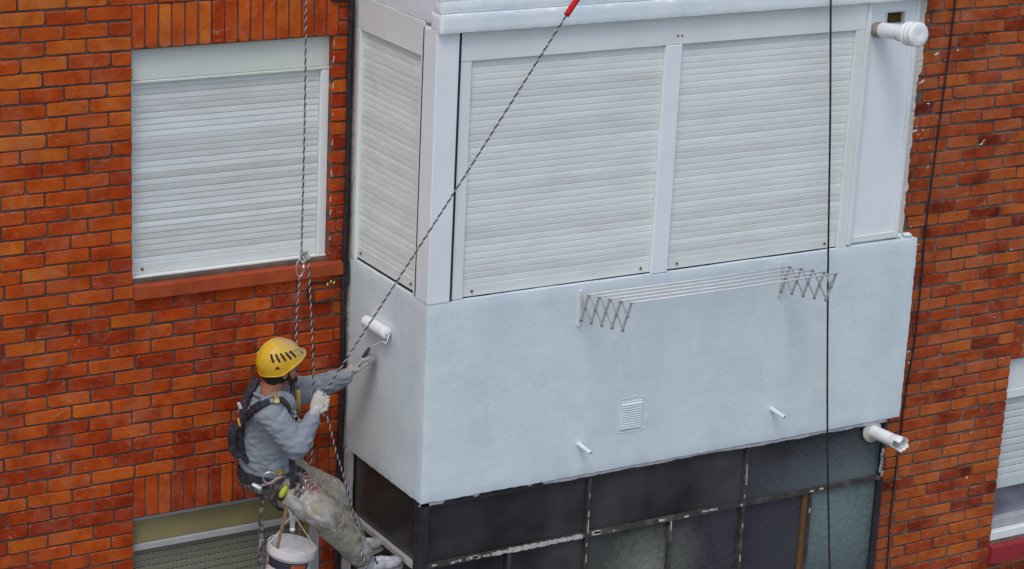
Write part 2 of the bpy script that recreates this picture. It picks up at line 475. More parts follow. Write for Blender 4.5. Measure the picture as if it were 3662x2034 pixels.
def wall(name, label, cat, y, x0, x1, z0, z1, xe, zc0, pitch, L, openings, soldiers, bmat, mmat, ragged=None, joint=0.0118, jag=0.0):
    """openings / soldier zones: (xa, xb, za, zb); xe = x of a joint in even courses; zc0 = centre of course 0"""
    root = thing(name, label, cat, ((x0 + x1) / 2, y, z0))
    H = pitch - joint
    D = 0.085
    # mortar bed with the window holes left open
    mb = MB()
    xs = sorted({x0, x1, *[v for o in openings for v in o[:2]]})
    zs = sorted({z0, z1, *[v for o in openings for v in o[2:]]})
    xs = [v for v in xs if x0 <= v <= x1]; zs = [v for v in zs if z0 <= v <= z1]
    for xa, xb in zip(xs, xs[1:]):
        for za, zb in zip(zs, zs[1:]):
            cx, cz = (xa + xb) / 2, (za + zb) / 2
            if any(o[0] < cx < o[1] and o[2] < cz < o[3] for o in openings): continue
            mb.poly([(xa, y, za), (xb, y, za), (xb, y, zb), (xa, y, zb)])
    for o in openings:
        d = 0.16
        xa, xb = max(o[0], x0), min(o[1], x1)
        mb.poly([(xa, y, o[2]), (xa, y, o[3]), (xa, y + d, o[3]), (xa, y + d, o[2])])
        mb.poly([(xb, y, o[2]), (xb, y, o[3]), (xb, y + d, o[3]), (xb, y + d, o[2])])
        mb.poly([(xa, y, o[3]), (xb, y, o[3]), (xb, y + d, o[3]), (xa, y + d, o[3])])
        mb.poly([(xa, y, o[2]), (xb, y, o[2]), (xb, y + d, o[2]), (xa, y + d, o[2])])
        mb.poly([(xa, y + d, o[2]), (xb, y + d, o[2]), (xb, y + d, o[3]), (xa, y + d, o[3])])
    mb.build('mortar', mmat, root)
    rnd = random.Random(name + 'b' + str(int(x0 * 10)))
    items = []                         # (cx, cz, w, rot90)
    k0 = int((zc0 - z1) / pitch) - 1
    k1 = int((zc0 - z0) / pitch) + 1
    for k in range(k0, k1 + 1):
        zc = zc0 - k * pitch
        if zc - pitch / 2 < z0 - 0.001 or zc + pitch / 2 > z1 + 0.001: continue
        off = xe + (0 if k % 2 == 0 else L / 2)
        n0 = math.floor((x0 - off) / L) - 1
        n1 = math.ceil((x1 - off) / L) + 1
        blocks = [o for o in openings + soldiers if o[2] - 0.01 < zc < o[3] + 0.01]
        js = [off + n * L + rnd.uniform(-0.016, 0.016) for n in range(n0, n1 + 1)]
        # snap to the edges of openings
        for a, b in zip(js, js[1:]):
            segs = [(max(a, x0), min(b, x1))]
            for o in blocks:
                ns = []
                for s, e in segs:
                    if e <= o[0] or s >= o[1]: ns.append((s, e)); continue
                    if s < o[0]: ns.append((s, o[0]))
                    if e > o[1]: ns.append((o[1], e))
                segs = ns
            for s, e in segs:
                if any(abs(s - o[1]) < 0.04 for o in blocks): s = [o[1] for o in blocks if abs(s - o[1]) < 0.04][0]
                if any(abs(e - o[0]) < 0.04 for o in blocks): e = [o[0] for o in blocks if abs(e - o[0]) < 0.04][0]
                w = e - s - joint
                if any(abs(s - o[1]) < 1e-6 for o in blocks): w += joint * 0.5; s -= joint * 0.5
                if any(abs(e - o[0]) < 1e-6 for o in blocks): w += joint * 0.5; e += joint * 0.5
                if w < 0.035: continue
                if ragged and s < ragged(zc) and e - ragged(zc) < 0.06: continue
                if ragged and s < ragged(zc): s = ragged(zc); w = e - s - joint
                items.append(((s + e) / 2, zc + rnd.uniform(-0.0035, 0.0035), w, False))
    for so in soldiers:
        n = round((so[1] - so[0]) / (pitch - 0.003))
        pw = (so[1] - so[0]) / n
        for i in range(n):
            items.append((so[0] + (i + 0.5) * pw, (so[2] + so[3]) / 2, (so[3] - so[2]) - joint, True, pw))
    full = [brick_mesh('brick', L - joint, H, D, bmat, 100 + i) for i in range(18)]
    half = [brick_mesh('brick', L / 2 - joint, H, D, bmat, 200 + i) for i in range(12)]
    def key(it):
        px, py = project((it[0], y, it[1]))
        return max(0, -px, px - 3662) + max(0, -py, py - 2034)
    items.sort(key=key)
    rest = bmesh.new()
    count = 0
    for it in items:
        w, rot = it[2], it[3]
        src, w0 = (half, L / 2 - joint) if w < 0.19 else (full, L - joint)
        me = rnd.choice(src)
        s = Vector((w / w0, 1, 1))
        if rot: s.z = (it[4] - joint * 0.85) / H
        loc = Vector((it[0], y - 0.010 + rnd.uniform(-0.0025, 0.002), it[1]))
        R = Matrix.Rotation(rnd.uniform(-0.006, 0.006) + (math.pi / 2 if rot else 0), 4, 'Y')
        R = R @ Matrix.Rotation(rnd.choice((0, 0)) + rnd.uniform(-0.004, 0.004), 4, 'Z')
        Mx = Matrix.Translation(loc) @ R @ Matrix.Diagonal((*s, 1))
        if count < 300 and key(it) < 130:
            o = bpy.data.objects.new('brick', me)
            COL.objects.link(o)
            o.parent = root
            o.matrix_local = Matrix.Translation(-root.location) @ Mx
            count += 1
        else:
            n0v = len(rest.verts); f0 = len(rest.faces)
            rest.from_mesh(me)
            rest.verts.ensure_lookup_table(); rest.faces.ensure_lookup_table()
            lay = rest.faces.layers.float.get('tone') or rest.faces.layers.float.new('tone')
            rest.faces.ensure_lookup_table()
            t = rnd.random()
            for v in rest.verts[n0v:]: v.co = Mx @ v.co
            for f in rest.faces[f0:]: f[lay] = t
    if len(rest.verts):
        me = bpy.data.meshes.new('brick_field'); rest.to_mesh(me); me.materials.append(bmat)
        o = link('brick_field', me)
        o.parent = root; o.matrix_parent_inverse = Matrix.Translation(-root.location)
        o['kind'] = 'stuff'
    rest.free()
    print(name, 'bricks', len(items), 'single', count)
    return root

# ------------------------------------------------------------------ ground (out of sight below)
GZ = -7.2
g = MB().poly([(-120, -120, GZ), (120, -120, GZ), (120, 120, GZ), (-120, 120, GZ)]).build('ground', simple('street_paving', (0.16, 0.16, 0.155), 0.9, 0.3, 2))
g['kind'] = 'structure'

# ------------------------------------------------------------------ brick walls
PIT = 0.0838
ZC = 2.5685
WX0, WX1 = -1.352, -0.128
UZ0, UZ1 = 1.205, ZC - PIT / 2 + 0.002
LZ1 = ZC - 33.5 * PIT
left = wall('brick_wall', 'orange red brick wall with raked mortar joints behind the hanging painter', 'wall', 0.0,
            -5.2, 0.02, GZ, 4.6, WX0, ZC, PIT, 0.2505,
            [(WX0, WX1, UZ0, UZ1), (WX0, WX1, LZ1 - 1.32, LZ1)],
            [(WX0, WX1 + 0.03, UZ1, UZ1 + 3 * PIT), (WX0, WX1 + 0.03, LZ1, LZ1 + 3 * PIT)],
            M_BRICK, M_MORTAR)
RY = -0.898
def ragged(z):
    return 3.40 + 0.035 * noise.noise(Vector((z * 9, 3.1, 0))) + (0.02 if z > 1.2 else -0.02)
PR = (2.582 - 1.439) / 14
right = wall('brick_wall', 'faded red brick wall with wide joints and white paint splashes beside the white balcony', 'wall', RY,
             3.30, 8.2, GZ, 4.6, 4.48, 2.582, PR, 0.2505,
             [(4.48, 5.75, -1.10, 0.22)], [(4.48, 5.75, 0.22, 0.22 + 3 * PR)],
             M_BRICK_R, M_MORTAR_R, ragged, 0.0155)

# ------------------------------------------------------------------ roller shutters
def slat_mesh(L, H, depth, bow=0.004, seg=6, holes=False):
    """convex extruded profile along local x, centre at origin, front towards -y"""
    bm = bmesh.new()
    prof = [(depth * 0.5, -H / 2 + 0.0003), (-bow * 0.1, -H / 2 + 0.0003), (-bow * 0.8, -H / 2 + 0.0016), (-bow, -H / 2 + H * 0.3), (-bow * 0.97, 0.0),
            (-bow * 0.85, H / 2 - H * 0.22), (-bow * 0.6, H / 2 - 0.0025), (-bow * 0.2, H / 2 - 0.0006), (depth * 0.5, H / 2 - 0.0004)]
    a = [bm.verts.new((-L / 2, y, z)) for y, z in prof]
    b = [bm.verts.new((L / 2, y, z)) for y, z in prof]
    for i in range(len(a) - 1):
        f = bm.faces.new((a[i], b[i], b[i + 1], a[i + 1])); f.smooth = True
    bm.faces.new(a); bm.faces.new(list(reversed(b)))
    bmesh.ops.recalc_face_normals(bm, faces=bm.faces)
    me = bpy.data.meshes.new('slat'); bm.to_mesh(me); bm.free()
    me.set_sharp_from_angle(angle=math.radians(50))
    return me

def shutter(parent, axis, a0, a1, plane, z0, z1, pitch, mat, label=None, bar=0.06, jitter=0.0, plugs=(), bow=0.004, backing=True, hole_rows=False):
    """roller curtain between a0..a1 along x ('x') facing -y at y=plane, or along y ('y') facing -x at x=plane"""
    L = abs(a1 - a0)
    bar_h = bar
    mb = MB()
    if axis == 'x':
        mb.box(a0, a1, plane - 0.006, plane + 0.006, z0, z0 + bar_h, 0.002)
    else:
        mb.box(plane - 0.006, plane + 0.006, min(a0, a1), max(a0, a1), z0, z0 + bar_h, 0.002)
    sh = mb.build('shutter', mat, parent)
    if label: sh['label'] = label
    n = round((z1 - z0 - bar_h) / pitch)
    H = (z1 - z0 - bar_h) / n
    me = slat_mesh(L, H, 0.01, bow)
    me.materials.append(mat)
    bm = MB()
    rnd = random.Random(int(L * 1000) + int(plane * 100))
    tilt = 0.0; left_ = 0
    for i in range(n):
        if left_ == 0: tilt = rnd.uniform(-jitter, jitter); left_ = rnd.choice((1, 2, 2, 3))
        left_ -= 1
        zc = z0 + bar_h + (i + 0.5) * H
        o = bpy.data.objects.new('slat', me)
        COL.objects.link(o)
        c = Vector(((a0 + a1) / 2, plane, zc)) if axis == 'x' else Vector((plane, (a0 + a1) / 2, zc))
        Rz = Matrix.Identity(4) if axis == 'x' else Matrix.Rotation(-math.pi / 2, 4, 'Z')
        o.parent = sh
        o.matrix_local = Matrix.Translation(c) @ Rz @ Matrix.Rotation(tilt + rnd.uniform(-jitter, jitter) * 0.3, 4, 'X')
        if hole_rows and axis == 'x':
            x = a0 + 0.015
            while x < a1 - 0.03:
                bm.box(x, x + 0.018, plane - 0.0035, plane + 0.001, zc - H / 2 - 0.0022, zc - H / 2 + 0.0022)
                x += 0.03
    if hole_rows:
        bm.build('vent_hole', M_GAP, sh)['kind'] = 'stuff'
    else: bm.bm.free()
    if backing:
        if axis == 'x': MB().box(a0 - 0.01, a1 + 0.01, plane + 0.012, plane + 0.016, z0 - 0.004, z1 + 0.004).build('lining', M_GAP, sh)
        else: MB().box(plane + 0.012, plane + 0.016, min(a0, a1) - 0.005, max(a0, a1) + 0.005, z0 - 0.004, z1 + 0.004).build('lining', M_GAP, sh)
    for (t, zz) in plugs:
        q = a0 + (a1 - a0) * t
        Mx = Matrix.Translation((q, plane - 0.006, z0 + zz)) @ Matrix.Rotation(math.pi / 2, 4, 'X') if axis == 'x' else \
             Matrix.Translation((plane - 0.006, q, z0 + zz)) @ Matrix.Rotation(-math.pi / 2, 4, 'Y')
        MB().lathe([(0.008, 0), (0.008, 0.006), (0.005, 0.01)], Mx, 12).build('stopper', M_RUST, sh, True, 40)
    return sh

# --- upper left window
win = thing('window', 'window with lowered grey white roller shutter over a red sill', 'window', (-0.74, 0.06, 1.2))
MB().box(WX0, WX1, 0.045, 0.12, 2.345, UZ1 - 0.001, 0.003).build('shutter_box', M_CREAM, win)
MB().box(WX0, WX1, 0.035, 0.13, 2.328, 2.3435, 0.003).build('box_lip', M_CREAM, win)
MB().box(WX0, WX0 + 0.03, 0.05, 0.12, 1.222, 2.3265, 0.003).build('guide_rail', M_WHITE, win)
MB().box(WX1 - 0.052, WX1 - 0.001, 0.038, 0.12, 1.222, 2.3265, 0.004).build('guide_rail', M_WHITE, win)
shutter(win, 'x', WX0 + 0.028, WX1 - 0.054, 0.066, 1.222, 2.326, 0.0345, M_SLAT_W, None, 0.06, 0.10, [(0.05, 0.03)], 0.0013)
MB().box(WX0, WX1, 0.030, 0.12, 1.2065, 1.2205, 0.003).build('bottom_rail', M_WHITE, win)
mb = MB()
mb.prism([(WX0 - 0.002, 0.118, 1.2045), (WX0 - 0.002, -0.045, 1.178), (WX0 - 0.002, -0.047, 1.108), (WX0 - 0.002, 0.118, 1.108)], (WX1 - WX0 + 0.085, 0, 0))
sill = mb.build('sill', M_SILL, win)

js_ = MB(); rj = random.Random(3)
for k in range(1, 16):
    zc = ZC - k * PIT
    if rj.random() < 0.7:
        h = rj.uniform(0.006, 0.022)
        js_.obox(Matrix.Translation((WX1 + rj.uniform(-0.001, 0.003), -0.0095, zc + rj.uniform(-0.015, 0.015))) @ Matrix.Rotation(rj.uniform(-0.15, 0.15), 4, 'Y'), rj.uniform(0.003, 0.006), 0.006, h * 2)
js_.build('jamb_paint', M_LACE0, win)['kind'] = 'stuff'

# --- lower left window
lw = thing('window', 'window with olive shutter board and drab perforated slats below the painter', 'window', (-0.74, 0.06, LZ1 - 1.3))
MB().box(WX0 + 0.012, WX1, 0.05, 0.12, LZ1 - 0.185, LZ1 - 0.001, 0.003).build('shutter_box', M_OLIVE, lw)
mb = MB()
mb.box(WX0, WX0 + 0.011, 0.02, 0.12, LZ1 - 1.30, LZ1 - 0.002, 0.002)
mb.box(WX0 + 0.0115, WX1, 0.035, 0.049, LZ1 - 0.034, LZ1 - 0.002, 0.002)
mb.build('plaster_reveal', M_GREYFRAME, lw)
MB().box(WX0 + 0.012, WX1 - 0.001, 0.03, 0.12, LZ1 - 0.225, LZ1 - 0.187, 0.003).build('box_lip', M_GREYFRAME, lw)
MB().box(WX1 - 0.06, WX1 - 0.001, 0.03, 0.12, LZ1 - 1.30, LZ1 - 0.227, 0.003).build('guide_rail', M_GREYFRAME, lw)
shutter(lw, 'x', WX0 + 0.013, WX1 - 0.062, 0.075, LZ1 - 1.3, LZ1 - 0.227, 0.042, M_SLAT_O, None, 0.06, 0.05, [], 0.004, True, True)

# --- right window
rw = thing('window', 'window with half open white roller shutter, lilac curtain and crimson sill', 'window', (5.1, RY + 0.05, -1.1))
Ry = RY + 0.05
MB().box(4.483, 5.748, Ry - 0.012, Ry + 0.06, -0.01, 0.219, 0.003).build('shutter_box', M_WHITE, rw)
MB().box(4.483, 5.748, Ry - 0.022, Ry + 0.06, -0.072, -0.0115, 0.003).build('box_lip', M_WHITE, rw)
shutter(rw, 'x', 4.485, 5.745, Ry + 0.008, -0.735, -0.073, 0.052, M_SLAT_R, None, 0.05, 0.03, [(0.03, 0.02)], 0.005, True, True)
MB().box(4.485, 5.745, Ry + 0.055, Ry + 0.06, -0.97, -0.70).build('curtain', M_CURTAIN, rw)
MB().box(4.485, 5.745, Ry + 0.045, Ry + 0.049, -0.96, -0.705).build('pane', glass_mat('window_glass', (0.15, 0.145, 0.175), 0.08, 0.02), rw)
MB().box(4.483, 5.748, Ry - 0.005, Ry + 0.06, -1.03, -0.958, 0.004).build('sash_rail', M_GREYFRAME, rw)
MB().box(4.475, 5.748, Ry - 0.045, Ry + 0.06, -1.098, -1.032, 0.006).build('frame', M_WHITE, rw)
mb = MB()
mb.prism([(4.47, RY + 0.10, -1.105), (4.47, RY - 0.05, -1.125), (4.47, RY - 0.05, -1.24), (4.47, RY + 0.10, -1.24)], (1.30, 0, 0))
mb.build('sill', M_SILL_R, rw)

# ------------------------------------------------------------------ white enclosed balcony
D = -0.989
WB = 3.498
bal = thing('enclosed_balcony', 'white enclosed balcony with closed roller shutters above a plain plaster parapet', 'balcony', (1.75, -0.5, 0))
def rough_box(name, x0, x1, y0, y1, z0, z1, mat, parent, step=0.03, amp=0.0025, edge=0.004):
    """plaster block: front, left, top and bottom as fine grids with an uneven hand-trowelled surface and edges"""
    bm = bmesh.new()
    def grid(o, u, v, nu, nv):
        o, u, v = Vector(o), Vector(u), Vector(v)
        vs = [[bm.verts.new(o + u * (i / nu) + v * (j / nv)) for i in range(nu + 1)] for j in range(nv + 1)]
        for j in range(nv):
            for i in range(nu): bm.faces.new((vs[j][i], vs[j][i + 1], vs[j + 1][i + 1], vs[j + 1][i]))
    nx, ny, nz_ = max(2, int((x1 - x0) / step)), max(2, int((y1 - y0) / step)), max(2, int((z1 - z0) / step))
    dx, dy, dz = (x1 - x0, 0, 0), (0, y1 - y0, 0), (0, 0, z1 - z0)
    grid((x0, y0, z0), dx, dz, nx, nz_); grid((x0, y1, z0), dx, dz, nx, nz_)
    grid((x0, y0, z0), dy, dz, ny, nz_); grid((x1, y0, z0), dy, dz, ny, nz_)
    grid((x0, y0, z0), dx, dy, nx, ny); grid((x0, y0, z1), dx, dy, nx, ny)
    bmesh.ops.remove_doubles(bm, verts=bm.verts, dist=1e-5)
    for v in bm.verts:
        p = v.co.copy()
        nn = noise.noise_vector(p * 3.1) * amp + noise.noise_vector(p * 14) * amp * 0.5
        ne = sum((abs(p.x - x0) < 1e-4 or abs(p.x - x1) < 1e-4, abs(p.y - y0) < 1e-4 or abs(p.y - y1) < 1e-4, abs(p.z - z0) < 1e-4 or abs(p.z - z1) < 1e-4))
        if ne >= 2:
            nn += noise.noise_vector(p * 37) * edge
            c = Vector(((x0 + x1) / 2, (y0 + y1) / 2, (z0 + z1) / 2))
            if abs(p.x - x0) < 1e-4: nn.x += 0.004
            if abs(p.y - y0) < 1e-4: nn.y += 0.004
            if abs(p.z - z1) < 1e-4: nn.z -= 0.003
        v.co += nn
    bmesh.ops.recalc_face_normals(bm, faces=bm.faces)
    me = bpy.data.meshes.new(name); bm.to_mesh(me); bm.free()
    for p in me.polygons: p.use_smooth = True
    me.set_sharp_from_angle(angle=math.radians(55))
    o = link(name, me, mat)
    o.parent = parent; o.matrix_parent_inverse = parent.matrix_world.inverted()
    return o
rough_box('parapet', 0, WB, D, -0.02, 0, 1.2, M_PLASTER, bal)
# corner post
mb = MB(); mb.box(0.0, 0.142, D, D + 0.15, 1.196, 2.745, 0.006, 0, 2)
mb.build('corner_post', M_POST, bal)
# dark seams beside the post
MB().box(0.1425, 0.1545, D + 0.004, D + 0.02, 1.203, 2.74).build('seam', M_GAP, bal)
MB().box(0.003, 0.04, D + 0.1505, D + 0.1625, 1.203, 2.735).build('seam', M_GAP, bal)
# front frame
FY = D + 0.012
mb = MB(); mb.box(0.155, 0.229, FY, FY + 0.05, 1.203, 2.562, 0.003); mb.build('frame_stile', M_WHITE, bal)
mb = MB(); mb.box(1.494, 1.606, FY - 0.006, FY + 0.05, 1.2, 2.562, 0.003); mb.build('mullion', M_POST, bal)
mb = MB(); mb.box(2.866, 2.936, FY - 0.002, FY + 0.05, 1.2, 2.562, 0.003); mb.build('frame_stile', M_WHITE, bal)
mb = MB(); mb.box(0.155, 2.936, FY - 0.003, FY + 0.06, 2.563, 2.76, 0.003); mb.build('shutter_box', M_WHITE, bal)
mb = MB(); mb.box(0.229, 2.866, FY + 0.016, FY + 0.055, 1.19, 1.206, 0.0); mb.build('bottom_gap', M_GAP, bal)
shutter(bal, 'x', 0.231, 1.492, FY + 0.022, 1.2065, 2.560, 0.0385, M_SLAT, None, 0.062, 0.006, [(0.05, 0.03), (0.95, 0.03)], 0.0026)
shutter(bal, 'x', 1.608, 2.864, FY + 0.022, 1.2065, 2.560, 0.0385, M_SLAT, None, 0.062, 0.006, [(0.06, 0.03), (0.93, 0.03)], 0.0026)
for q in (0, 0.028):
    MB().lathe([(0.006, 0), (0.006, 0.004)], Matrix.Translation((1.57 + q, FY - 0.003, 2.615)) @ Matrix.Rotation(math.pi / 2, 4, 'X'), 10).build('screw', M_RUST, bal)
# side frame
mb = MB(); mb.box(0.006, 0.06, -0.826, -0.80, 1.2, 2.569, 0.003); mb.build('frame_stile', M_WHITE, bal)
mb = MB(); mb.box(0.004, 0.06, -0.076, -0.012, 1.2, 2.569, 0.003); mb.build('frame_stile', M_WHITE, bal)
mb = MB(); mb.box(0.006, 0.07, -0.826, -0.012, 2.57, 2.765, 0.003); mb.build('shutter_box', M_WHITE, bal)
mb = MB(); mb.box(0.024, 0.06, -0.80, -0.076, 1.192, 1.2118, 0.0); mb.build('bottom_gap', M_GAP, bal)
shutter(bal, 'y', -0.078, -0.798, 0.030, 1.213, 2.567, 0.0385, M_SLAT, None, 0.07, 0.006, [(0.06, 0.035), (0.93, 0.035)], 0.0026)
# filler panel at the brick wall
mb = MB(); mb.box(2.9365, 2.966, FY - 0.012, FY + 0.05, 1.215, 2.76, 0.003); mb.box(2.9665, 2.99, FY + 0.014, FY + 0.055, 1.215, 2.76, 0.002); mb.build('filler_frame', M_WHITE, bal)
mb = MB(); mb.box(2.9905, 3.325, FY + 0.022, FY + 0.06, 1.258, 2.55, 0.002)
mb.box(2.9905, 3.325, FY + 0.022, FY + 0.06, 2.5515, 2.578, 0.0); mb.box(2.9905, 3.098, FY + 0.022, FY + 0.06, 2.5785, 2.655, 0.0)
mb.box(3.238, 3.325, FY + 0.022, FY + 0.06, 2.5785, 2.655, 0.0); mb.box(2.9905, 3.325, FY + 0.022, FY + 0.06, 2.6555, 2.76, 0.0)
mb.build('filler_panel', M_POST, bal)
mb = MB()
for a in ((3.094, 3.101, 2.574, 2.659), (3.235, 3.242, 2.574, 2.659), (3.1015, 3.2345, 2.652, 2.659), (3.1015, 3.2345, 2.574, 2.581)):
    mb.box(a[0], a[1], FY + 0.012, FY + 0.05, a[2], a[3])
mb.build('vent_frame', M_CREAM, bal)
MB().box(3.09, 3.245, FY + 0.05, FY + 0.055, 2.57, 2.665).build('vent_opening', M_GAP, bal)
for i in range(5):
    zz = 2.588 + i * 0.014
    MB().obox(Matrix.Translation((3.168, FY + 0.043, zz)) @ Matrix.Rotation(0.7, 4, 'X'), 0.13, 0.012, 0.002).build('vent_louvre', M_BROWNBAR, bal)
mb = MB(); mb.box(3.3255, 3.352, FY + 0.008, FY + 0.055, 1.215, 2.76, 0.003); mb.box(2.99, 3.3252, FY + 0.010, FY + 0.06, 1.215, 1.257, 0.003); mb.build('filler_frame', M_WHITE, bal)
# ragged plaster between panel and bricks
def ragged_strip(name, xf, za, zb, y0, th, mat, parent, n=90, left_x=3.3525):
    bm = bmesh.new()
    L, R = [], []
    for i in range(n + 1):
        z = za + (zb - za) * i / n
        w = xf(z)
        L.append([bm.verts.new((left_x, y0, z)), bm.verts.new((left_x, y0 + th, z))])
        R.append([bm.verts.new((w, y0 + 0.006 * noise.noise(Vector((z * 30, 1, 1))), z)), bm.verts.new((w + 0.004, y0 + th, z))])
    for i in range(n):
        bm.faces.new((L[i][0], R[i][0], R[i + 1][0], L[i + 1][0]))
        bm.faces.new((R[i][0], R[i][1], R[i + 1][1], R[i + 1][0]))
        bm.faces.new((L[i][0], L[i + 1][0], L[i + 1][1], L[i][1]))
    bmesh.ops.recalc_face_normals(bm, faces=bm.faces)
    me = bpy.data.meshes.new(name); bm.to_mesh(me); bm.free()
    o = link(name, me, mat)
    o.parent = parent; o.matrix_parent_inverse = parent.matrix_world.inverted()
    return o
def edge_r(z):
    b = 0.05 if 2.25 < z < 2.42 else (0.03 if z > 2.42 else 0.012)
    return 3.385 + b * 0.6 + 0.016 * noise.noise(Vector((z * 14, 0, 4))) + 0.008 * noise.noise(Vector((z * 60, 0, 4)))
ragged_strip('plaster_edge', edge_r, 1.2, 2.765, FY + 0.018, 0.09, plaster_mat('stained_plaster', (0.58, 0.55, 0.49), 0.6, 2.0), bal)
# sloppy mortar lump on the parapet end
mb = MB()
rl = random.Random(5)
for i in range(16):
    p = Vector((3.40 + rl.uniform(-0.05, 0.06), D + 0.05 + rl.uniform(-0.02, 0.04), 1.2 + rl.uniform(0.0, 0.022)))
    mb.ellipsoid(p, Matrix.Rotation(rl.uniform(0, 3), 3, 'Z'), (rl.uniform(0.012, 0.035), rl.uniform(0.008, 0.02), rl.uniform(0.008, 0.018)), 10, 7)
mb.build('mortar_lump', M_PLASTER_TOP, bal, True)
# ragged plaster drip under the parapet
def jag_strip(name, x0, x1, yf, zf, mat, parent, n=160, depth=0.03):
    bm = bmesh.new(); A = []
    for i in range(n + 1):
        x = x0 + (x1 - x0) * i / n
        z = zf(x)
        A.append([bm.verts.new((x, yf, 0.012)), bm.verts.new((x, yf, z)), bm.verts.new((x, yf + depth, z + 0.002)), ])
    for a, b in zip(A, A[1:]):
        bm.faces.new((a[0], a[1], b[1], b[0])); bm.faces.new((a[1], a[2], b[2], b[1]))
    bmesh.ops.recalc_face_normals(bm, faces=bm.faces)
    me = bpy.data.meshes.new(name); bm.to_mesh(me); bm.free()
    o = link(name, me, mat); o.parent = parent; o.matrix_parent_inverse = parent.matrix_world.inverted()
    return o
def drip(x):
    n1 = noise.noise(Vector((x * 2.2, 0.3, 0))); n2 = noise.noise(Vector((x * 11, 0.7, 0))); n3 = noise.noise(Vector((x * 45, 0.2, 0)))
    return -0.022 - 0.012 * n1 - 0.006 * n2 - 0.004 * n3 + (0.02 if 0.16 < x < 0.85 and n2 > -0.2 else 0)
jag_strip('plaster_drip', 0.004, 3.40, D + 0.012, drip, simple('grey_plaster_drip', (0.42, 0.42, 0.44), 0.85, 0.2, 20, bstr=0.6), bal)

# air grille in the parapet
gr = thing('air_grille', 'square white slatted air grille set in the plaster parapet', 'grille', (1.41, D, 0.33))
mb = MB(); mb.box(1.33, 1.49, D - 0.004, D + 0.01, 0.24, 0.422, 0.002); mb.build('plate', M_PLASTER, gr)
for i in range(11):
    z = 0.257 + i * 0.0148
    MB().obox(Matrix.Translation((1.4075, D - 0.007, z)) @ Matrix.Rotation(0.75, 4, 'X'), 0.142, 0.014, 0.004, 0.001).build('louvre', M_PAINTED, gr)
mb = MB()
rp = []
for q in ((1.318, 0.228), (1.40, 0.224), (1.50, 0.232), (1.525, 0.275), (1.522, 0.35), (1.51, 0.42), (1.45, 0.442), (1.38, 0.44), (1.32, 0.43), (1.314, 0.33), (1.318, 0.228)):
    rp.append(Vector((q[0], D + 0.001, q[1])))
rp = [p + noise.noise_vector(p * 40) * 0.006 for p in smooth_path(rp, 7)]
mb.tube([Vector((p.x, D + 0.0005, p.z)) for p in rp], [0.0035 + 0.0025 * noise.noise(p * 60) for p in rp], 6)
mb.build('plaster_ridge', M_PLASTER, gr, True)

# two little drain spouts
for x, lab in ((1.048, 'short white drain spout poking from the parapet below the air grille'), (2.455, 'short white drain spout poking from the parapet between the air grille and the black cable')):
    p0 = Vector((x, D + 0.02, 0.208 if x < 2 else 0.215)); p1 = p0 + Vector((0.012, -0.145, -0.02))
    s = thing('drain_spout', lab, 'drain spout', p0)
    ax_ = (p1 - p0)
    Mx = Matrix.Translation(p0) @ ax_.to_track_quat('Z', 'Y').to_matrix().to_4x4()
    L = ax_.length
    MB().lathe([(0.014, 0), (0.0135, L), (0.0105, L), (0.0105, L - 0.05)], Mx, 18).build('spout', M_PAINTED, s, True, 40)
    MB().lathe([(0.0103, L - 0.049), (0.0103, L - 0.045)], Mx, 18).build('bore', M_GAP, s)

# ------------------------------------------------------------------ parapet of the balcony above
up = thing('balcony_parapet', 'fresh white plaster parapet of the balcony above with layered lower edge', 'parapet', (1.75, -0.5, 2.74))
rough_box('parapet_block', 0.006, 3.45, D - 0.012, -0.02, 2.768, 4.3, M_PLASTER_TOP, up, 0.04)
rough_box('parapet_band', -0.004, 3.455, D - 0.028, D + 0.05, 2.842, 2.905, M_PLASTER_TOP, up, 0.02, 0.002, 0.003)
rough_box('parapet_band', -0.002, 3.452, D - 0.022, D + 0.05, 2.910, 3.3, M_PLASTER_TOP, up, 0.02, 0.002, 0.003)
rough_box('drip_lip', -0.002, 3.46, D - 0.040, D + 0.08, 2.735, 2.838, M_PLASTER_TOP, up, 0.015, 0.0012, 0.003)

# ------------------------------------------------------------------ glazed balcony below
gl = thing('glazed_balcony', 'dark glazed balcony with flaking iron bars below the white parapet', 'balcony', (1.75, -0.5, -1.6))
GY = D + 0.035
zt, ztr, zbt = -0.012, -0.412, -1.75
def pane(x0, x1, z0, z1, mat, tilt=0.0):
    mb = MB()
    c = Vector(((x0 + x1) / 2, GY + 0.012, (z0 + z1) / 2))
    mb.obox(Matrix.Translation(c) @ Matrix.Rotation(tilt, 4, 'Z') @ Matrix.Rotation(tilt * 0.7, 4, 'X'), x1 - x0 + 0.012, 0.005, z1 - z0 + 0.012)
    return mb.build('pane', mat, gl)
XS = [0.07, 1.165, 2.318, 3.405]
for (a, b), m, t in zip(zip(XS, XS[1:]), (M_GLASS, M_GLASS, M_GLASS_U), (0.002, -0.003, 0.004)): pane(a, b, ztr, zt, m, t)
XB = [0.07, 0.625, 1.165, 1.775, 2.318, 2.845, 3.405]
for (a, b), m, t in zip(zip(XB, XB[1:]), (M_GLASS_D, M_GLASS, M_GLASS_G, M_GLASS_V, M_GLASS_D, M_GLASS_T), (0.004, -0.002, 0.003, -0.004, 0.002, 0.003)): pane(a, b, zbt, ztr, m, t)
mb = MB(); mb.box(0.006, 0.07, D + 0.012, D + 0.08, zbt, -0.004, 0.004); mb.build('corner_post', M_BLACK, gl)
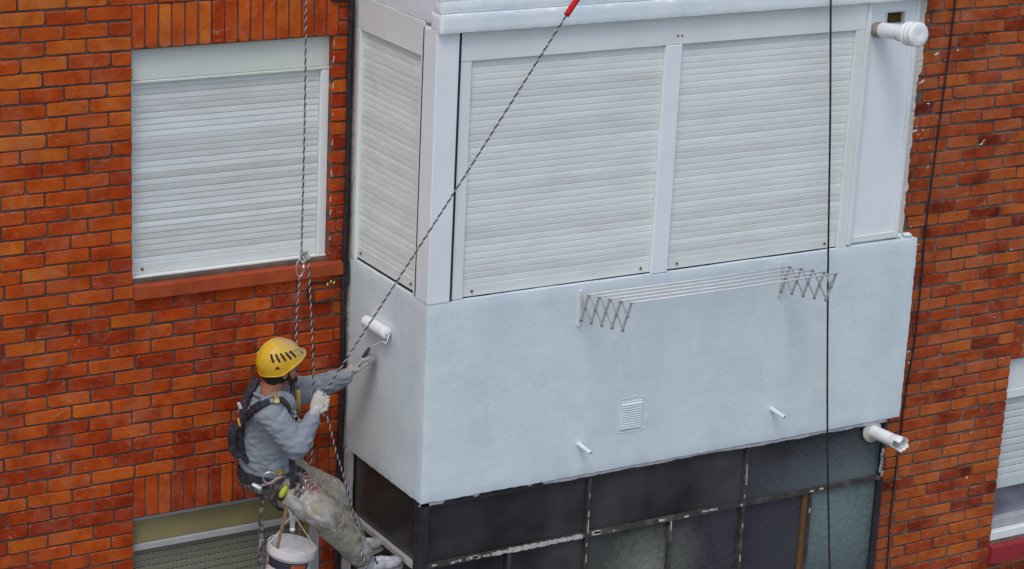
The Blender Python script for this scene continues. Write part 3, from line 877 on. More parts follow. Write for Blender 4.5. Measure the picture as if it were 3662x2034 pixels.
def rough_bar(name, p0, p1, w, d, mat, n=40, amp=0.002):
    """bar along p0->p1, wobbly from old paint; w across, d in depth"""
    p0, p1 = Vector(p0), Vector(p1)
    t = (p1 - p0).normalized()
    a = Vector((0, 1, 0)) if abs(t.y) < 0.5 else Vector((1, 0, 0))
    b = t.cross(a)
    bm = bmesh.new(); R = []
    for i in range(n + 1):
        p = p0 + (p1 - p0) * i / n
        q = []
        for sa, sb in ((-1, -1), (1, -1), (1, 1), (-1, 1)):
            v = p + a * sa * d / 2 + b * sb * w / 2
            q.append(bm.verts.new(v + noise.noise_vector(v * 40) * amp + noise.noise_vector(v * 9) * amp))
        R.append(q)
    for q, r in zip(R, R[1:]):
        for k in range(4): bm.faces.new((q[k], q[(k + 1) % 4], r[(k + 1) % 4], r[k]))
    bm.faces.new(R[0]); bm.faces.new(R[-1])
    bmesh.ops.recalc_face_normals(bm, faces=bm.faces)
    me = bpy.data.meshes.new(name); bm.to_mesh(me); bm.free()
    o = link(name, me, mat); o.parent = gl; o.matrix_parent_inverse = gl.matrix_world.inverted()
    return o
rough_bar('top_rail', (0.0705, GY, -0.024), (3.40, GY, -0.024), 0.034, 0.03, M_BLACK, 90, 0.003)
rough_bar('transom', (0.0705, GY - 0.004, ztr), (3.40, GY - 0.004, ztr), 0.026, 0.03, M_IRON, 90)
for x in XS[1:3]: rough_bar('glazing_bar', (x, GY - 0.001, ztr + 0.0135), (x, GY - 0.001, -0.042), 0.020, 0.026, M_IRON)
for x in XB[1:]:
    rough_bar('glazing_bar', (x, GY - 0.002, zbt), (x, GY - 0.002, ztr - 0.0135), 0.024 if x < 3.3 else 0.045, 0.028, M_IRON if x < 3.3 else M_BLACK)
rough_bar('glazing_bar', (XS[3], GY - 0.002, ztr + 0.0135), (XS[3], GY - 0.002, -0.042), 0.026, 0.028, M_BLACK)
mb = MB(); mb.box(XB[5] - 0.052, XB[5] - 0.0125, GY - 0.006, GY + 0.012, zbt, ztr - 0.015, 0.002); mb.build('wooden_bar', M_BROWNBAR, gl)
# flakes of old white putty on the bars
rf = random.Random(11)
mbp = MB()
def flake(x, z, w, h):
    y = GY - 0.0205
    u_ = lambda a: rf.uniform(-a, a)
    pts = [(x - w / 2 + u_(w * 0.06), y, z - h / 2 + u_(h * 0.15)), (x + u_(w * 0.2), y, z - h / 2 + u_(h * 0.2)), (x + w / 2 + u_(w * 0.06), y, z - h / 2 + u_(h * 0.15)),
           (x + w / 2 + u_(w * 0.06), y, z + h / 2 + u_(h * 0.2)), (x + u_(w * 0.2), y, z + h / 2 + u_(h * 0.2)), (x - w / 2 + u_(w * 0.06), y, z + h / 2 + u_(h * 0.2))]
    mbp.prism(pts, (0, 0.004, 0))
x = 0.50
while x < 1.12:
    w = rf.uniform(0.03, 0.07); flake(x + w / 2, ztr + 0.003, w * 0.97, 0.026); x += w
flake(1.225, ztr + 0.006, 0.06, 0.026)
for i in range(20):
    x = rf.uniform(0.1, 0.5) if i < 10 else rf.uniform(1.2, 3.35); flake(x, ztr + rf.uniform(-0.004, 0.008), rf.uniform(0.01, 0.05), rf.uniform(0.006, 0.016))
for xb in XB[1:6] + XS[1:3]:
    for i in range(3):
        z = rf.uniform(-0.9, ztr - 0.03) if i % 2 else rf.uniform(ztr + 0.02, -0.06)
        if z > ztr and xb not in XS: continue
        flake(xb + rf.uniform(-0.006, 0.006), z, rf.uniform(0.004, 0.009), rf.uniform(0.015, 0.07))
for i in range(7): flake(3.40 + rf.uniform(-0.01, 0.01), ztr + 0.03 + i * 0.026, 0.018, 0.034)
mbp.build('putty_flakes', M_PUTTY, gl)['kind'] = 'stuff'
# side glazing
def spane(y0, y1, z0, z1, mat):
    MB().box(0.034, 0.039, y0 - 0.005, y1 + 0.005, z0 - 0.005, z1 + 0.005).build('pane', mat, gl)
spane(D + 0.08, -0.095, -0.402, -0.006, M_GLASS_B)
spane(D + 0.08, -0.095, zbt, -0.438, M_GLASS_B)
rough_bar('side_transom', (0.018, D + 0.0805, -0.42), (0.018, -0.0945, -0.42), 0.03, 0.03, M_GREYFRAME, 30, 0.002)
rough_bar('side_jamb', (0.004, -0.075, zbt), (0.004, -0.075, -0.004), 0.038, 0.05, M_GREYFRAME, 40, 0.003)
MB().box(0.0395, 0.06, D + 0.08, -0.02, zbt, -0.004).build('dark_lining', M_GAP, gl)
MB().box(0.06, 3.39, GY + 0.02, GY + 0.03, zbt, -0.004).build('dark_lining', M_GAP, gl)
MB().box(0.03, 0.06, -0.056, -0.02, zbt, -0.004).build('side_infill', M_BLACK, gl)
rough_box('floor_slab', 0.0, 3.45, D, -0.02, zbt - 1.2, zbt - 0.002, M_PLASTER, gl, 0.08)

# ------------------------------------------------------------------ vent pipes
M_GROOVE_SHADE = simple('painted_groove_shade', (0.26, 0.24, 0.2), 0.8, 0.3, 30)  # shadow in the cap ring grooves, painted as a darker neck colour
vp = thing('vent_pipe', 'white flue pipe with stacked round cap rings and rust stains by the shutter', 'vent pipe', (3.03, FY, 2.55))
d = Vector((0.0, -0.385, 0.045))
Mv = Matrix.Translation((3.035, FY + 0.03, 2.552)) @ d.to_track_quat('Z', 'Y').to_matrix().to_4x4()
MB().lathe([(0.047, 0), (0.047, 0.345)], Mv, 32).build('pipe', M_PVC, vp, True, 40)
MB().lathe([(0.0505, 0.235), (0.0515, 0.238), (0.0515, 0.305), (0.0505, 0.308)], Mv, 32).build('collar', M_PVC, vp, True, 30)
for h in (0.300, 0.338):
    MB().lathe([(0.047, h), (0.064, h), (0.0715, h + 0.006), (0.0725, h + 0.012), (0.0715, h + 0.018), (0.064, h + 0.024), (0.047, h + 0.024)], Mv, 36).build('cap_ring', M_PVC, vp, True, 60)
MB().lathe([(0.044, 0.3255), (0.044, 0.3755)], Mv, 32).build('neck', M_GROOVE_SHADE, vp, True, 40)
MB().lathe([(0.05, 0.376), (0.066, 0.377), (0.0735, 0.384), (0.0745, 0.394), (0.071, 0.402), (0.06, 0.407), (0.04, 0.4085), (0.018, 0.406), (0.004, 0.4035)], Mv, 36).build('cap', M_PVC, vp, True, 60)
MB().lathe([(0.0474, 0.0), (0.0474, 0.07)], Mv, 32).build('soot_stain', simple('soot_brown', (0.34, 0.3, 0.25), 0.7, 0.2, 20), vp, True, 40)
mb = MB()
for i in range(9):
    a = -2.2 + i * 0.12
    pv = Mv @ Vector((0.0518 * math.cos(a), 0.0518 * math.sin(a), 0.297)); mb.ellipsoid(pv, Matrix.Identity(3), (0.008, 0.009, 0.013), 8, 6)
    pv = Mv @ Vector((0.0475 * math.cos(a - 0.5), 0.0475 * math.sin(a - 0.5), 0.232)); mb.ellipsoid(pv, Matrix.Identity(3), (0.004, 0.006, 0.006), 8, 6)
mb.build('rust_stain', M_RUST, vp, True)

vl = thing('vent_pipe', 'white flue stub with beige wall rosette and torn sheet metal end over dark glass', 'vent pipe', (3.30, GY, -0.08))
Mv = Matrix.Translation((3.30, GY - 0.006, -0.078)) @ Vector((0.0, -0.35, 0.02)).to_track_quat('Z', 'Y').to_matrix().to_4x4()
MB().lathe([(0.03, 0.0), (0.0735, 0.0), (0.0745, 0.006), (0.070, 0.012), (0.052, 0.016), (0.046, 0.022), (0.03, 0.022)], Mv, 36).build('rosette', M_ROSETTE, vl, True, 50)
MB().lathe([(0.042, 0.0), (0.042, 0.26), (0.0405, 0.26), (0.0405, 0.15)], Mv, 32).build('pipe', M_PVC, vl, True, 50)
bm = bmesh.new(); R = []
for j in range(4):
    R.append([])
    for i in range(23):
        a = -2.6 + i * 0.24
        h = 0.22 + j * 0.03 + (0.03 * noise.noise(Vector((i * 0.5, 2, 0))) if j == 3 else 0)
        r = 0.0435 + 0.002 * j * (0.5 + 0.5 * math.sin(a * 2)) - (0.012 * j / 3 if i > 17 else 0)
        R[-1].append(bm.verts.new(Mv @ Vector((r * math.cos(a), r * math.sin(a), h))))
for q, r in zip(R, R[1:]):
    for k in range(22): bm.faces.new((q[k], q[k + 1], r[k + 1], r[k]))
me = bpy.data.meshes.new('torn_collar'); bm.to_mesh(me); bm.free()
o = link('torn_collar', me, M_PVC, None, True); o.parent = vl; o.matrix_parent_inverse = vl.matrix_world.inverted()
sm = o.modifiers.new('s', 'SOLIDIFY'); sm.thickness = 0.0015

# ------------------------------------------------------------------ folding clothes rack
rk = thing('clothes_rack', 'folding wall clothes rack with scissor arms and five white rods', 'clothes rack', (1.7, D, 1.0))
def flatbar(mb, p, q, w=0.015, t=0.004, side=0.0):
    p, q = Vector(p), Vector(q)
    dd = q - p
    R = Matrix((Vector((1, 0, 0)), dd.normalized(), Vector((1, 0, 0)).cross(dd.normalized()))).transposed()
    mb.obox(Matrix.Translation((p + q) / 2 + Vector((side, 0, 0))) @ R.to_4x4(), t, dd.length + 0.012, w, 0.001)
for X in (1.0, 2.43):
    br = MB(); br.box(X - 0.010, X + 0.010, D - 0.012, D + 0.004, 0.945, 1.165, 0.002); br.build('wall_bracket', M_METAL, rk)
    T = [Vector((X, D - 0.101 - 0.11 * i, 1.164 + 0.0215 * i)) for i in range(5)]
    B = [Vector((X, D - 0.032 - 0.1085 * i, 0.987 + 0.0195 * i)) for i in range(5)]
    T0 = Vector((X, D - 0.012, 1.13))
    for i in range(5):
        m1 = MB(); flatbar(m1, B[i], T[i], side=-0.004); m1.build('scissor_bar', M_ARM, rk)
        a0 = T0 if i == 0 else T[i - 1]
        m1 = MB(); flatbar(m1, a0, B[i + 1] if i < 4 else (T[i] + B[i]) / 2, side=0.004); m1.build('scissor_bar', M_ARM, rk)
    for i in range(5):
        for P in (T[i], B[i], (T[i] + B[i]) / 2):
            Mx = Matrix.Translation(P + Vector((-0.009, 0, 0))) @ Matrix.Rotation(math.pi / 2, 4, 'Y')
            MB().lathe([(0.0048, 0), (0.0048, 0.018)], Mx, 8).build('rivet', M_RUST, rk)
for i in range(5):
    y, z = D - 0.101 - 0.11 * i, 1.168 + 0.0215 * i
    MB().tube([(0.992, y, z), (1.7, y, z - 0.004), (2.44, y, z)], 0.0052, 8).build('rod', M_METAL, rk, True)

# ------------------------------------------------------------------ cables and pipe in the corner
dp = thing('cable_bundle', 'thick black cable bundle running down the corner beside the white balcony', 'cable', (-0.035, -0.04, -1.6))
pth = smooth_path([(-0.042, -0.035, 4.2), (-0.036, -0.035, 3.0), (-0.042, -0.036, 2.4), (-0.036, -0.035, 1.7), (-0.044, -0.036, 1.1), (-0.038, -0.035, 0.4), (-0.045, -0.035, -0.3), (-0.04, -0.035, -2.2)], 10)
MB().tube(pth, 0.014, 10).build('trunk_cable', M_CABLE, dp, True)
MB().tube([p + Vector((0.017 + 0.004 * math.sin(i * 0.4), -0.006, 0)) for i, p in enumerate(pth)], 0.007, 8).build('thin_cable', M_CABLE, dp, True)
MB().tube(smooth_path([(-0.145, -0.018, 3.05), (-0.145, -0.018, 2.765), (-0.138, -0.02, 2.742), (-0.04, -0.03, 2.735)], 8), 0.011, 8).build('branch_cable', M_CABLE, dp, True)
MB().tube(smooth_path([(-0.05, -0.04, 1.085), (-0.15, -0.022, 1.06), (-0.235, -0.02, 1.065), (-0.262, -0.02, 1.04), (-0.262, -0.02, 0.975), (-0.235, -0.02, 0.945), (-0.14, -0.025, 0.955), (-0.04, -0.045, 1.0), (-0.015, -0.045, 1.09), (-0.012, -0.03, 1.2)], 8), 0.0065, 8).build('branch_cable', M_CABLE, dp, True)
tp = MB()
for q in ((-0.150, 0.0), (-0.128, 0.014), (-0.108, 0.005)):
    tp.ellipsoid((q[0], -0.04, 1.055 + q[1]), Matrix.Rotation(q[0] * 9, 3, 'Y'), (0.011, 0.004, 0.005), 10, 8)
tp.build('ribbon', M_YELLOWTAPE, dp, True)
# raw plaster edge between the corner and the white frame
bm = bmesh.new(); A = []
for i in range(161):
    z = -0.01 + i * (2.78 / 160)
    w = 0.016 + 0.012 * noise.noise(Vector((z * 11, 5, 0))) + 0.006 * noise.noise(Vector((z * 50, 5, 0)))
    A.append([bm.verts.new((0.0015, -0.018 - w * 1.3, z)), bm.verts.new((-0.006, -0.012 - w, z)), bm.verts.new((-0.002 - w, -0.004, z))])
for a, b in zip(A, A[1:]):
    for k in range(2): bm.faces.new((a[k], a[k + 1], b[k + 1], b[k]))
bmesh.ops.recalc_face_normals(bm, faces=bm.faces)
me = bpy.data.meshes.new('raw_plaster_edge'); bm.to_mesh(me); bm.free()
o = link('raw_plaster_edge', me, M_TAN); o.parent = bal; o.matrix_parent_inverse = bal.matrix_world.inverted()

cr = MB().tube(smooth_path([(3.66, -0.93, 4.0), (3.652, -0.93, 2.69), (3.632, -0.93, 2.04), (3.603, -0.93, 1.27), (3.611, -0.93, 0.9), (3.606, -0.93, 0.47), (3.574, -0.93, 0.07), (3.555, -0.93, -0.73), (3.567, -0.93, -1.1), (3.56, -0.93, -3)], 8), 0.0065, 8).build('wall_cable', M_CABLE, None, True)
tag(cr, 'black cable clipped down the faded brick wall beside the parapet end', 'cable')
mb = MB().tube(smooth_path([ay(2975, -150, -1.07), ay(2971, 0, -1.07), ay(2969, 420, -1.09), ay(2962, 900, -1.11), ay(2959, 1300, -1.13), ay(2960, 1650, -1.16), ay(2967, 2034, -1.19), ay(2972, 2250, -1.21)], 8), 0.0062, 8)
tag(mb.build('hanging_cable', M_CABLE, None, True), 'black cable hanging free in front of the right shutter and parapet', 'cable')

# ------------------------------------------------------------------ ropes
def rope(name, label, pts, r=0.006, pitch=0.05, n=10, cat='rope', parent=None, light=None, dark=None):
    p = smooth_path(pts, n)
    # resample evenly
    out = [p[0]]; step = pitch / 8
    for q in p[1:]:
        while (q - out[-1]).length > step: out.append(out[-1] + (q - out[-1]).normalized() * step)
    p = out
    root = thing(name, label, cat, p[-1])
    for s, m in ((0, light or M_ROPE_L), (1, dark or M_ROPE_D)):
        path = []
        u = Vector((0.3, -0.9, 0.2))
        for i, q in enumerate(p):
            t = (p[min(i + 1, len(p) - 1)] - p[max(i - 1, 0)]).normalized()
            a = (u - t * u.dot(t)).normalized(); b = t.cross(a)
            th = 2 * math.pi * i / 8 + s * math.pi + 1.6 * noise.noise(q * 5.0)
            path.append(q + (a * math.cos(th) + b * math.sin(th)) * r * 0.6)
        MB().tube(path, r * 0.82, 6).build('strand', m, root, True)
    return root

# --- points of the painter (photo pixel + depth)
P_neck = ay(972, 1392, -0.45)
P_helm = ay(998, 1284, -0.47)
P_shR = ay(965, 1475, -0.68); P_elR = ay(1062, 1597, -0.80); P_wrR = ay(1122, 1486, -0.77); P_haR = ay(1136, 1442, -0.765)
P_shL = ay(1040, 1405, -0.27); P_elL = ay(1140, 1380, -0.22); P_wrL = ay(1238, 1345, -0.36); P_haL = ay(1288, 1288, -0.40)
P_pel = ay(965, 1688, -0.45)
P_hipR = ay(1000, 1722, -0.54); P_knR = ay(1152, 1832, -0.86); P_anR = ay(1306, 2002, -0.79)
P_hipL = ay(1022, 1692, -0.36); P_knL = ay(1180, 1758, -0.50); P_anL = ay(1280, 1955, -0.49)
F = Vector((0.93, 0.36, 0)).normalized(); U = Vector((0, 0, 1)); Rr = F.cross(U)      # facing, up, his right

main_top = ay(1095, -60, -0.42)
carab_top = ay(1078, 905, -0.42)
rope('main_rope', 'black and white main rope hanging from above to the steel carabiner', [main_top + Vector((0, 0, 0.6)), main_top, ay(1090, 400, -0.42), carab_top], 0.0043)
rope('working_rope', 'speckled rope running down from the carabiner to the painters chest', [ay(1072, 985, -0.42), ay(1060, 1150, -0.41), ay(1060, 1300, -0.40), ay(1063, 1400, -0.42)], 0.0041)
rope('backup_rope', 'second speckled rope hanging beside the working rope past the painters arm', [ay(1100, 915, -0.42), ay(1106, 1000, -0.42), ay(1115, 1180, -0.41), ay(1120, 1330, -0.41), ay(1122, 1440, -0.42), ay(1118, 1560, -0.42), ay(1108, 1700, -0.42)], 0.0043)
rope_top = ay(2030, 48, -1.60)
hand_grip = ay(1160, 1405, -0.77)
dv = (rope_top - hand_grip)
rope('hauling_rope', 'taut diagonal rope from the red sleeve down to the painters gloved hand', [rope_top + dv * 0.12, rope_top, hand_grip + dv * 0.5 + Vector((0, 0, -0.012)), hand_grip, ay(1140, 1440, -0.78), ay(1150, 1480, -0.79)], 0.0043)
rs = MB().tube([rope_top - dv.normalized() * 0.012, rope_top + dv.normalized() * 0.02, rope_top + dv * 0.05 + Vector((0.004, 0, 0.003)), rope_top + dv * 0.11, rope_top + dv * 0.16], [0.0155, 0.0165, 0.016, 0.0165, 0.016], 14).build('rope_sleeve', M_RED, None, True)
tag(rs, 'bright red protective sleeve around the top of the taut diagonal rope', 'rope sleeve')
rope('rope_tail', 'loose rope tail dangling from the gloved hand down past the shoes', [ay(1152, 1478, -0.79), ay(1168, 1490, -0.80), ay(1182, 1535, -0.80), ay(1197, 1600, -0.79), ay(1217, 1665, -0.77), ay(1241, 1745, -0.75), ay(1264, 1838, -0.73), ay(1287, 1915, -0.71), ay(1292, 1975, -0.93), ay(1312, 2060, -0.93), ay(1318, 2200, -0.93)], 0.0044)

# carabiner with knot
kb = thing('carabiner', 'steel carabiner hanging on the white rope knot before the window sill', 'carabiner', ay(1072, 990, -0.42))
c0 = ay(1072, 960, -0.42)
ring = []
for i in range(33):
    a = 2 * math.pi * i / 32
    ring.append(c0 + Vector((0.021 * math.cos(a), -0.004 * math.cos(a), 0.047 * math.sin(a))) )
MB().tube(ring, 0.0052, 8, cap=False).build('body', M_STEEL, kb, True)
MB().tube([c0 + Vector((0.021, -0.004, -0.018)), c0 + Vector((0.022, -0.004, 0.02))], 0.0075, 10).build('gate_sleeve', M_STEEL, kb, True)
kn = thing('rope_knot', 'bulky off white knot of rope tied above the carabiner', 'knot', ay(1085, 915, -0.42))
kc = ay(1085, 915, -0.42)
for j in range(3):
    lp = []
    for i in range(25):
        a = 2 * math.pi * i / 24
        lp.append(kc + Matrix.Rotation(j * 1.0 - 0.6, 3, 'Y') @ Vector((0.012 * math.cos(a) + 0.006 * j, 0.012 * math.sin(a * 2 + j), 0.034 * math.sin(a))))
    MB().tube(lp, 0.0065, 7, cap=False).build('loop', M_ROPE_L, kn, True)

# ------------------------------------------------------------------ painter
def fuse(name, mbp, voxel, smooth_it, mats, parent, disp=None):
    """joins overlapping solids into one continuous surface"""
    me = mbp.mesh(name + '_raw')
    o = bpy.data.objects.new(name, me); COL.objects.link(o)
    r = o.modifiers.new('r', 'REMESH'); r.mode = 'VOXEL'; r.voxel_size = voxel; r.use_smooth_shade = True
    s = o.modifiers.new('s', 'SMOOTH'); s.iterations = smooth_it; s.factor = 0.5
    dg = bpy.context.evaluated_depsgraph_get()
    ev = o.evaluated_get(dg)
    m2 = bpy.data.meshes.new_from_object(ev, depsgraph=dg)
    bpy.data.objects.remove(o); bpy.data.meshes.remove(me)
    if disp:
        nn = [v.normal.copy() for v in m2.vertices]
        for v, n in zip(m2.vertices, nn): v.co += n * disp(v.co, n)
    m2.name = name
    m2.materials.clear()
    for m in (mats if isinstance(mats, (list, tuple)) else [mats]): m2.materials.append(m)
    for p in m2.polygons: p.use_smooth = True
    ob = bpy.data.objects.new(name, m2); COL.objects.link(ob)
    if parent:
        ob.parent = parent; ob.matrix_parent_inverse = parent.matrix_world.inverted()
    return ob
def limb(mb, pts, rad, seg=18):
    pts = [Vector(p) for p in pts]
    mb.tube(pts, rad, seg)
    for p, r in zip(pts, rad): mb.ellipsoid(p, Matrix.Identity(3), (r, r, r), 16, 10)
def loft(mb, rings, seg=28):
    """rings: (centre, forward radius, side radius, forward axis, side axis)"""
    R = []
    for c, a, b, f, s in rings:
        R.append([mb.bm.verts.new(Vector(c) + f * a * math.cos(t) + s * b * math.sin(t)) for t in [2 * math.pi * k / seg for k in range(seg)]])
    for p, q in zip(R, R[1:]):
        for k in range(seg): mb.bm.faces.new((p[k], p[(k + 1) % seg], q[(k + 1) % seg], q[k]))
    mb.bm.faces.new(list(reversed(R[0]))); mb.bm.faces.new(R[-1])

def skin_mat():
    m, nt, b = nodes_of('skin')
    c = ramp(nt, nz(nt, pos(nt), 30, 4), [(0.3, (0.34, 0.125, 0.07)), (0.7, (0.44, 0.175, 0.1))])
    nt.links.new(c, b.inputs['Base Color']); b.inputs['Roughness'].default_value = 0.5
    b.inputs['Subsurface Weight'].default_value = 0.08
    b.inputs['Subsurface Radius'].default_value = (0.01, 0.004, 0.002)
    return m
def cloth_mat(name, col, var=0.15, paint=None, brown=None):
    m, nt, b = nodes_of(name)
    p = pos(nt)
    c = ramp(nt, nz(nt, p, 7, 5, 0.65), [(0.3, tuple(k * (1 - var) for k in col)), (0.7, tuple(k * (1 + var) for k in col))])
    if brown:
        k = ramp(nt, nz(nt, pos(nt, (1, 1, 1.3)), 6.5, 5, 0.7, 0.5), [(0.5, (0, 0, 0)), (0.64, (0.8,) * 3)]); c = mix(nt, k, c, brown)
    if paint:
        k = ramp(nt, nz(nt, p, 8.5, 5, 0.65, 0.8), [(0.5, (0, 0, 0)), (0.62, (0.75,) * 3)]); c = mix(nt, k, c, (0.40, 0.43, 0.46))
        k = ramp(nt, nz(nt, p, 42, 4, 0.6, 0.8), [(0.64, (0, 0, 0)), (0.68, (0.85,) * 3)]); c = mix(nt, k, c, (0.75, 0.77, 0.78))
    nt.links.new(c, b.inputs['Base Color']); b.inputs['Roughness'].default_value = 0.9
    b.inputs['Specular IOR Level'].default_value = 0.15
    q = bump(nt, b, nz(nt, p, 420, 2), 0.25, 0.002)
    bump(nt, b, nz(nt, p, 20, 3, 0.45, 0.8), 0.4, 0.014, q)
    return m
M_SKIN = skin_mat()
M_SWEAT = cloth_mat('grey_sweatshirt', (0.235, 0.26, 0.285), 0.12)
M_TROUSER = cloth_mat('paint_stained_khaki', (0.29, 0.26, 0.2), 0.28, True, (0.2, 0.135, 0.075))
M_GLOVE = simple('dirty_white_glove', (0.44, 0.42, 0.37), 0.85, 0.15, 40, bstr=0.5, bscale=160, dirt=(0.36, 0.31, 0.24), dirt_amt=0.6)
M_STRAP = simple('black_webbing', (0.02, 0.02, 0.026), 0.75, 0.3, 60, bstr=0.4, bscale=250, dirt=(0.25, 0.25, 0.26), dirt_amt=0.25)
M_STRAPDIRTY = simple('paint_caked_strap', (0.05, 0.05, 0.045), 0.8, 0.3, 30, bstr=0.5, bscale=120, dirt=(0.5, 0.5, 0.46), dirt_amt=0.95)
M_HAIR = simple('dark_hair', (0.014, 0.011, 0.01), 0.7, 0.4, 80, bstr=0.6, bscale=220)
M_SHOE = simple('scuffed_white_shoe', (0.4, 0.4, 0.42), 0.7, 0.15, 35, bstr=0.4, bscale=120, dirt=(0.26, 0.26, 0.28), dirt_amt=0.6)
M_SOLE = simple('grey_rubber_sole', (0.27, 0.27, 0.28), 0.75, 0.15, 40, dirt=(0.2, 0.2, 0.2), dirt_amt=0.5)
M_LACE = simple('white_lace', (0.7, 0.71, 0.74), 0.8, 0.06, 60)
M_NAVY = simple('navy_tongue', (0.04, 0.06, 0.14), 0.7)
def helmet_mat():
    m, nt, b = nodes_of('yellow_helmet')
    p = pos(nt, obj=True)
    sp = N(nt, 'ShaderNodeSeparateXYZ'); nt.links.new(N(nt, 'ShaderNodeTexCoord').outputs['Object'], sp.inputs[0])
    c = ramp(nt, nz(nt, p, 9, 4), [(0.3, (0.62, 0.34, 0.006)), (0.7, (0.72, 0.44, 0.012))])
    # worn pale plaster dust towards the crown front
    f = math_n(nt, 'ADD', math_n(nt, 'MULTIPLY', sp.outputs[0], 3.2), math_n(nt, 'MULTIPLY', sp.outputs[2], 3.4))
    n = nz(nt, p, 22, 6, 0.7, 0.5)
    k = ramp(nt, math_n(nt, 'ADD', f, math_n(nt, 'MULTIPLY', math_n(nt, 'SUBTRACT', n, 0.5), 1.5)), [(0.22, (0, 0, 0)), (0.62, (0.88,) * 3)])
    c = mix(nt, k, c, (0.42, 0.33, 0.2))
    k = ramp(nt, nz(nt, p, 38, 4, 0.65), [(0.56, (0, 0, 0)), (0.66, (0.65,) * 3)])
    c = mix(nt, k, c, (0.52, 0.42, 0.24))
    nt.links.new(c, b.inputs['Base Color'])
    r = ramp(nt, n, [(0.35, (0.3,) * 3), (0.7, (0.6,) * 3)]); nt.links.new(r, b.inputs['Roughness'])
    bump(nt, b, nz(nt, p, 60, 4), 0.1, 0.004)
    return m
M_HELMET = helmet_mat()

man = thing('person', 'painter in yellow helmet, grey sweatshirt and stained khaki trousers hanging on ropes', 'person', P_pel)

# torso axis
c_sh = (P_shR + P_shL) / 2 + Vector((-0.02, 0, 0.02))
spine = lambda t: P_pel.lerp(P_neck, t)
side = Rr
HF = Vector((0.97, 0.12, 0.13)).normalized()              # where he looks
HU = (Vector((-0.03, -0.06, 1)) - HF * Vector((-0.03, -0.06, 1)).dot(HF)).normalized()
HR = HF.cross(HU)
Hm = Matrix((HF, -HR, HU)).transposed()          # local x forward, y left, z up
P_head = P_helm + HU * -0.045 + HF * -0.005

# --- body (skin)
mb = MB()
loft(mb, [(spine(t) + F * fo, a, b, F, side) for t, fo, a, b in ((0.0, 0, 0.095, 0.15), (0.25, 0.0, 0.085, 0.13), (0.55, -0.02, 0.09, 0.13), (0.8, -0.03, 0.075, 0.12), (0.93, -0.01, 0.06, 0.08), (1.0, 0, 0.05, 0.06))])
limb(mb, [P_neck - U * 0.06, P_neck + U * 0.02, P_head - U * 0.03], [0.075, 0.062, 0.058])
mb.ellipsoid(P_head, Hm, (0.098, 0.078, 0.112))
mb.ellipsoid(P_head + HF * 0.035 - HU * 0.055, Hm, (0.066, 0.06, 0.066))                 # jaw
mb.ellipsoid(P_head + HF * 0.080 - HU * 0.098, Hm, (0.022, 0.026, 0.02))                 # chin
mb.tube([P_head + HF * 0.092 + HU * 0.004, P_head + HF * 0.121 - HU * 0.037], [0.009, 0.015], 10)   # nose
mb.ellipsoid(P_head + HF * 0.082 + HU * 0.018, Hm, (0.018, 0.056, 0.012))                # brow
mb.ellipsoid(P_head + HF * 0.094 - HU * 0.066, Hm, (0.014, 0.026, 0.008))                # lips
for s in (-1, 1):
    mb.ellipsoid(P_head + HR * s * 0.078 - HU * 0.018 - HF * 0.01, Hm, (0.02, 0.009, 0.031), 12, 8)   # ears
limb(mb, [spine(0.80) + side * 0.10 - F * 0.02, P_shR, P_elR, P_wrR], [0.045, 0.048, 0.04, 0.027])
limb(mb, [spine(0.80) - side * 0.10 - F * 0.02, P_shL, P_elL, P_wrL, P_wrL.lerp(P_haL, 0.3)], [0.045, 0.046, 0.038, 0.03, 0.026])
limb(mb, [P_hipR, P_knR, P_anR], [0.085, 0.058, 0.04])
limb(mb, [P_hipL, P_knL, P_anL], [0.085, 0.058, 0.04])
body = fuse('body', mb, 0.006, 3, M_SKIN, man)
for s in (-1, 1):
    MB().ellipsoid(P_head + HF * 0.088 + HR * s * 0.03 - HU * 0.006, Hm, (0.011, 0.014, 0.009), 12, 8).build('eye', simple('eye_dark', (0.05, 0.035, 0.03), 0.2), man, True)

# --- hair and beard
mb = MB()
mb.ellipsoid(P_head + HF * -0.012 + HU * 0.006, Hm, (0.102, 0.085, 0.112))
mb.ellipsoid(P_head - HF * 0.058 - HU * 0.045, Hm, (0.04, 0.062, 0.05))
hair = fuse('hair', mb, 0.006, 2, M_HAIR, man, lambda c, n: 0.002 * noise.noise(c * 120))
# trim hair off the face
bm = bmesh.new(); bm.from_mesh(hair.data)
bmesh.ops.delete(bm, geom=[v for v in bm.verts if (v.co - P_head).dot(HF) > 0.045 - 0.1 * min(0, (v.co - P_head).dot(HU)) * -1 - 0.02 and (v.co - P_head).dot(HU) < 0.05], context='VERTS')
bm.to_mesh(hair.data); bm.free()
mb = MB()
mb.tube(smooth_path([P_head + HR * 0.074 - HU * 0.03 + HF * 0.012, P_head + HR * 0.062 - HU * 0.075 + HF * 0.035, P_head + HR * 0.03 - HU * 0.102 + HF * 0.085, P_head - HU * 0.108 + HF * 0.098, P_head - HR * 0.03 - HU * 0.102 + HF * 0.085, P_head - HR * 0.062 - HU * 0.075 + HF * 0.035, P_head - HR * 0.074 - HU * 0.03 + HF * 0.012], 5), 0.012, 10)
fuse('beard', mb, 0.005, 2, M_HAIR, man, lambda c, n: 0.002 * noise.noise(c * 150))

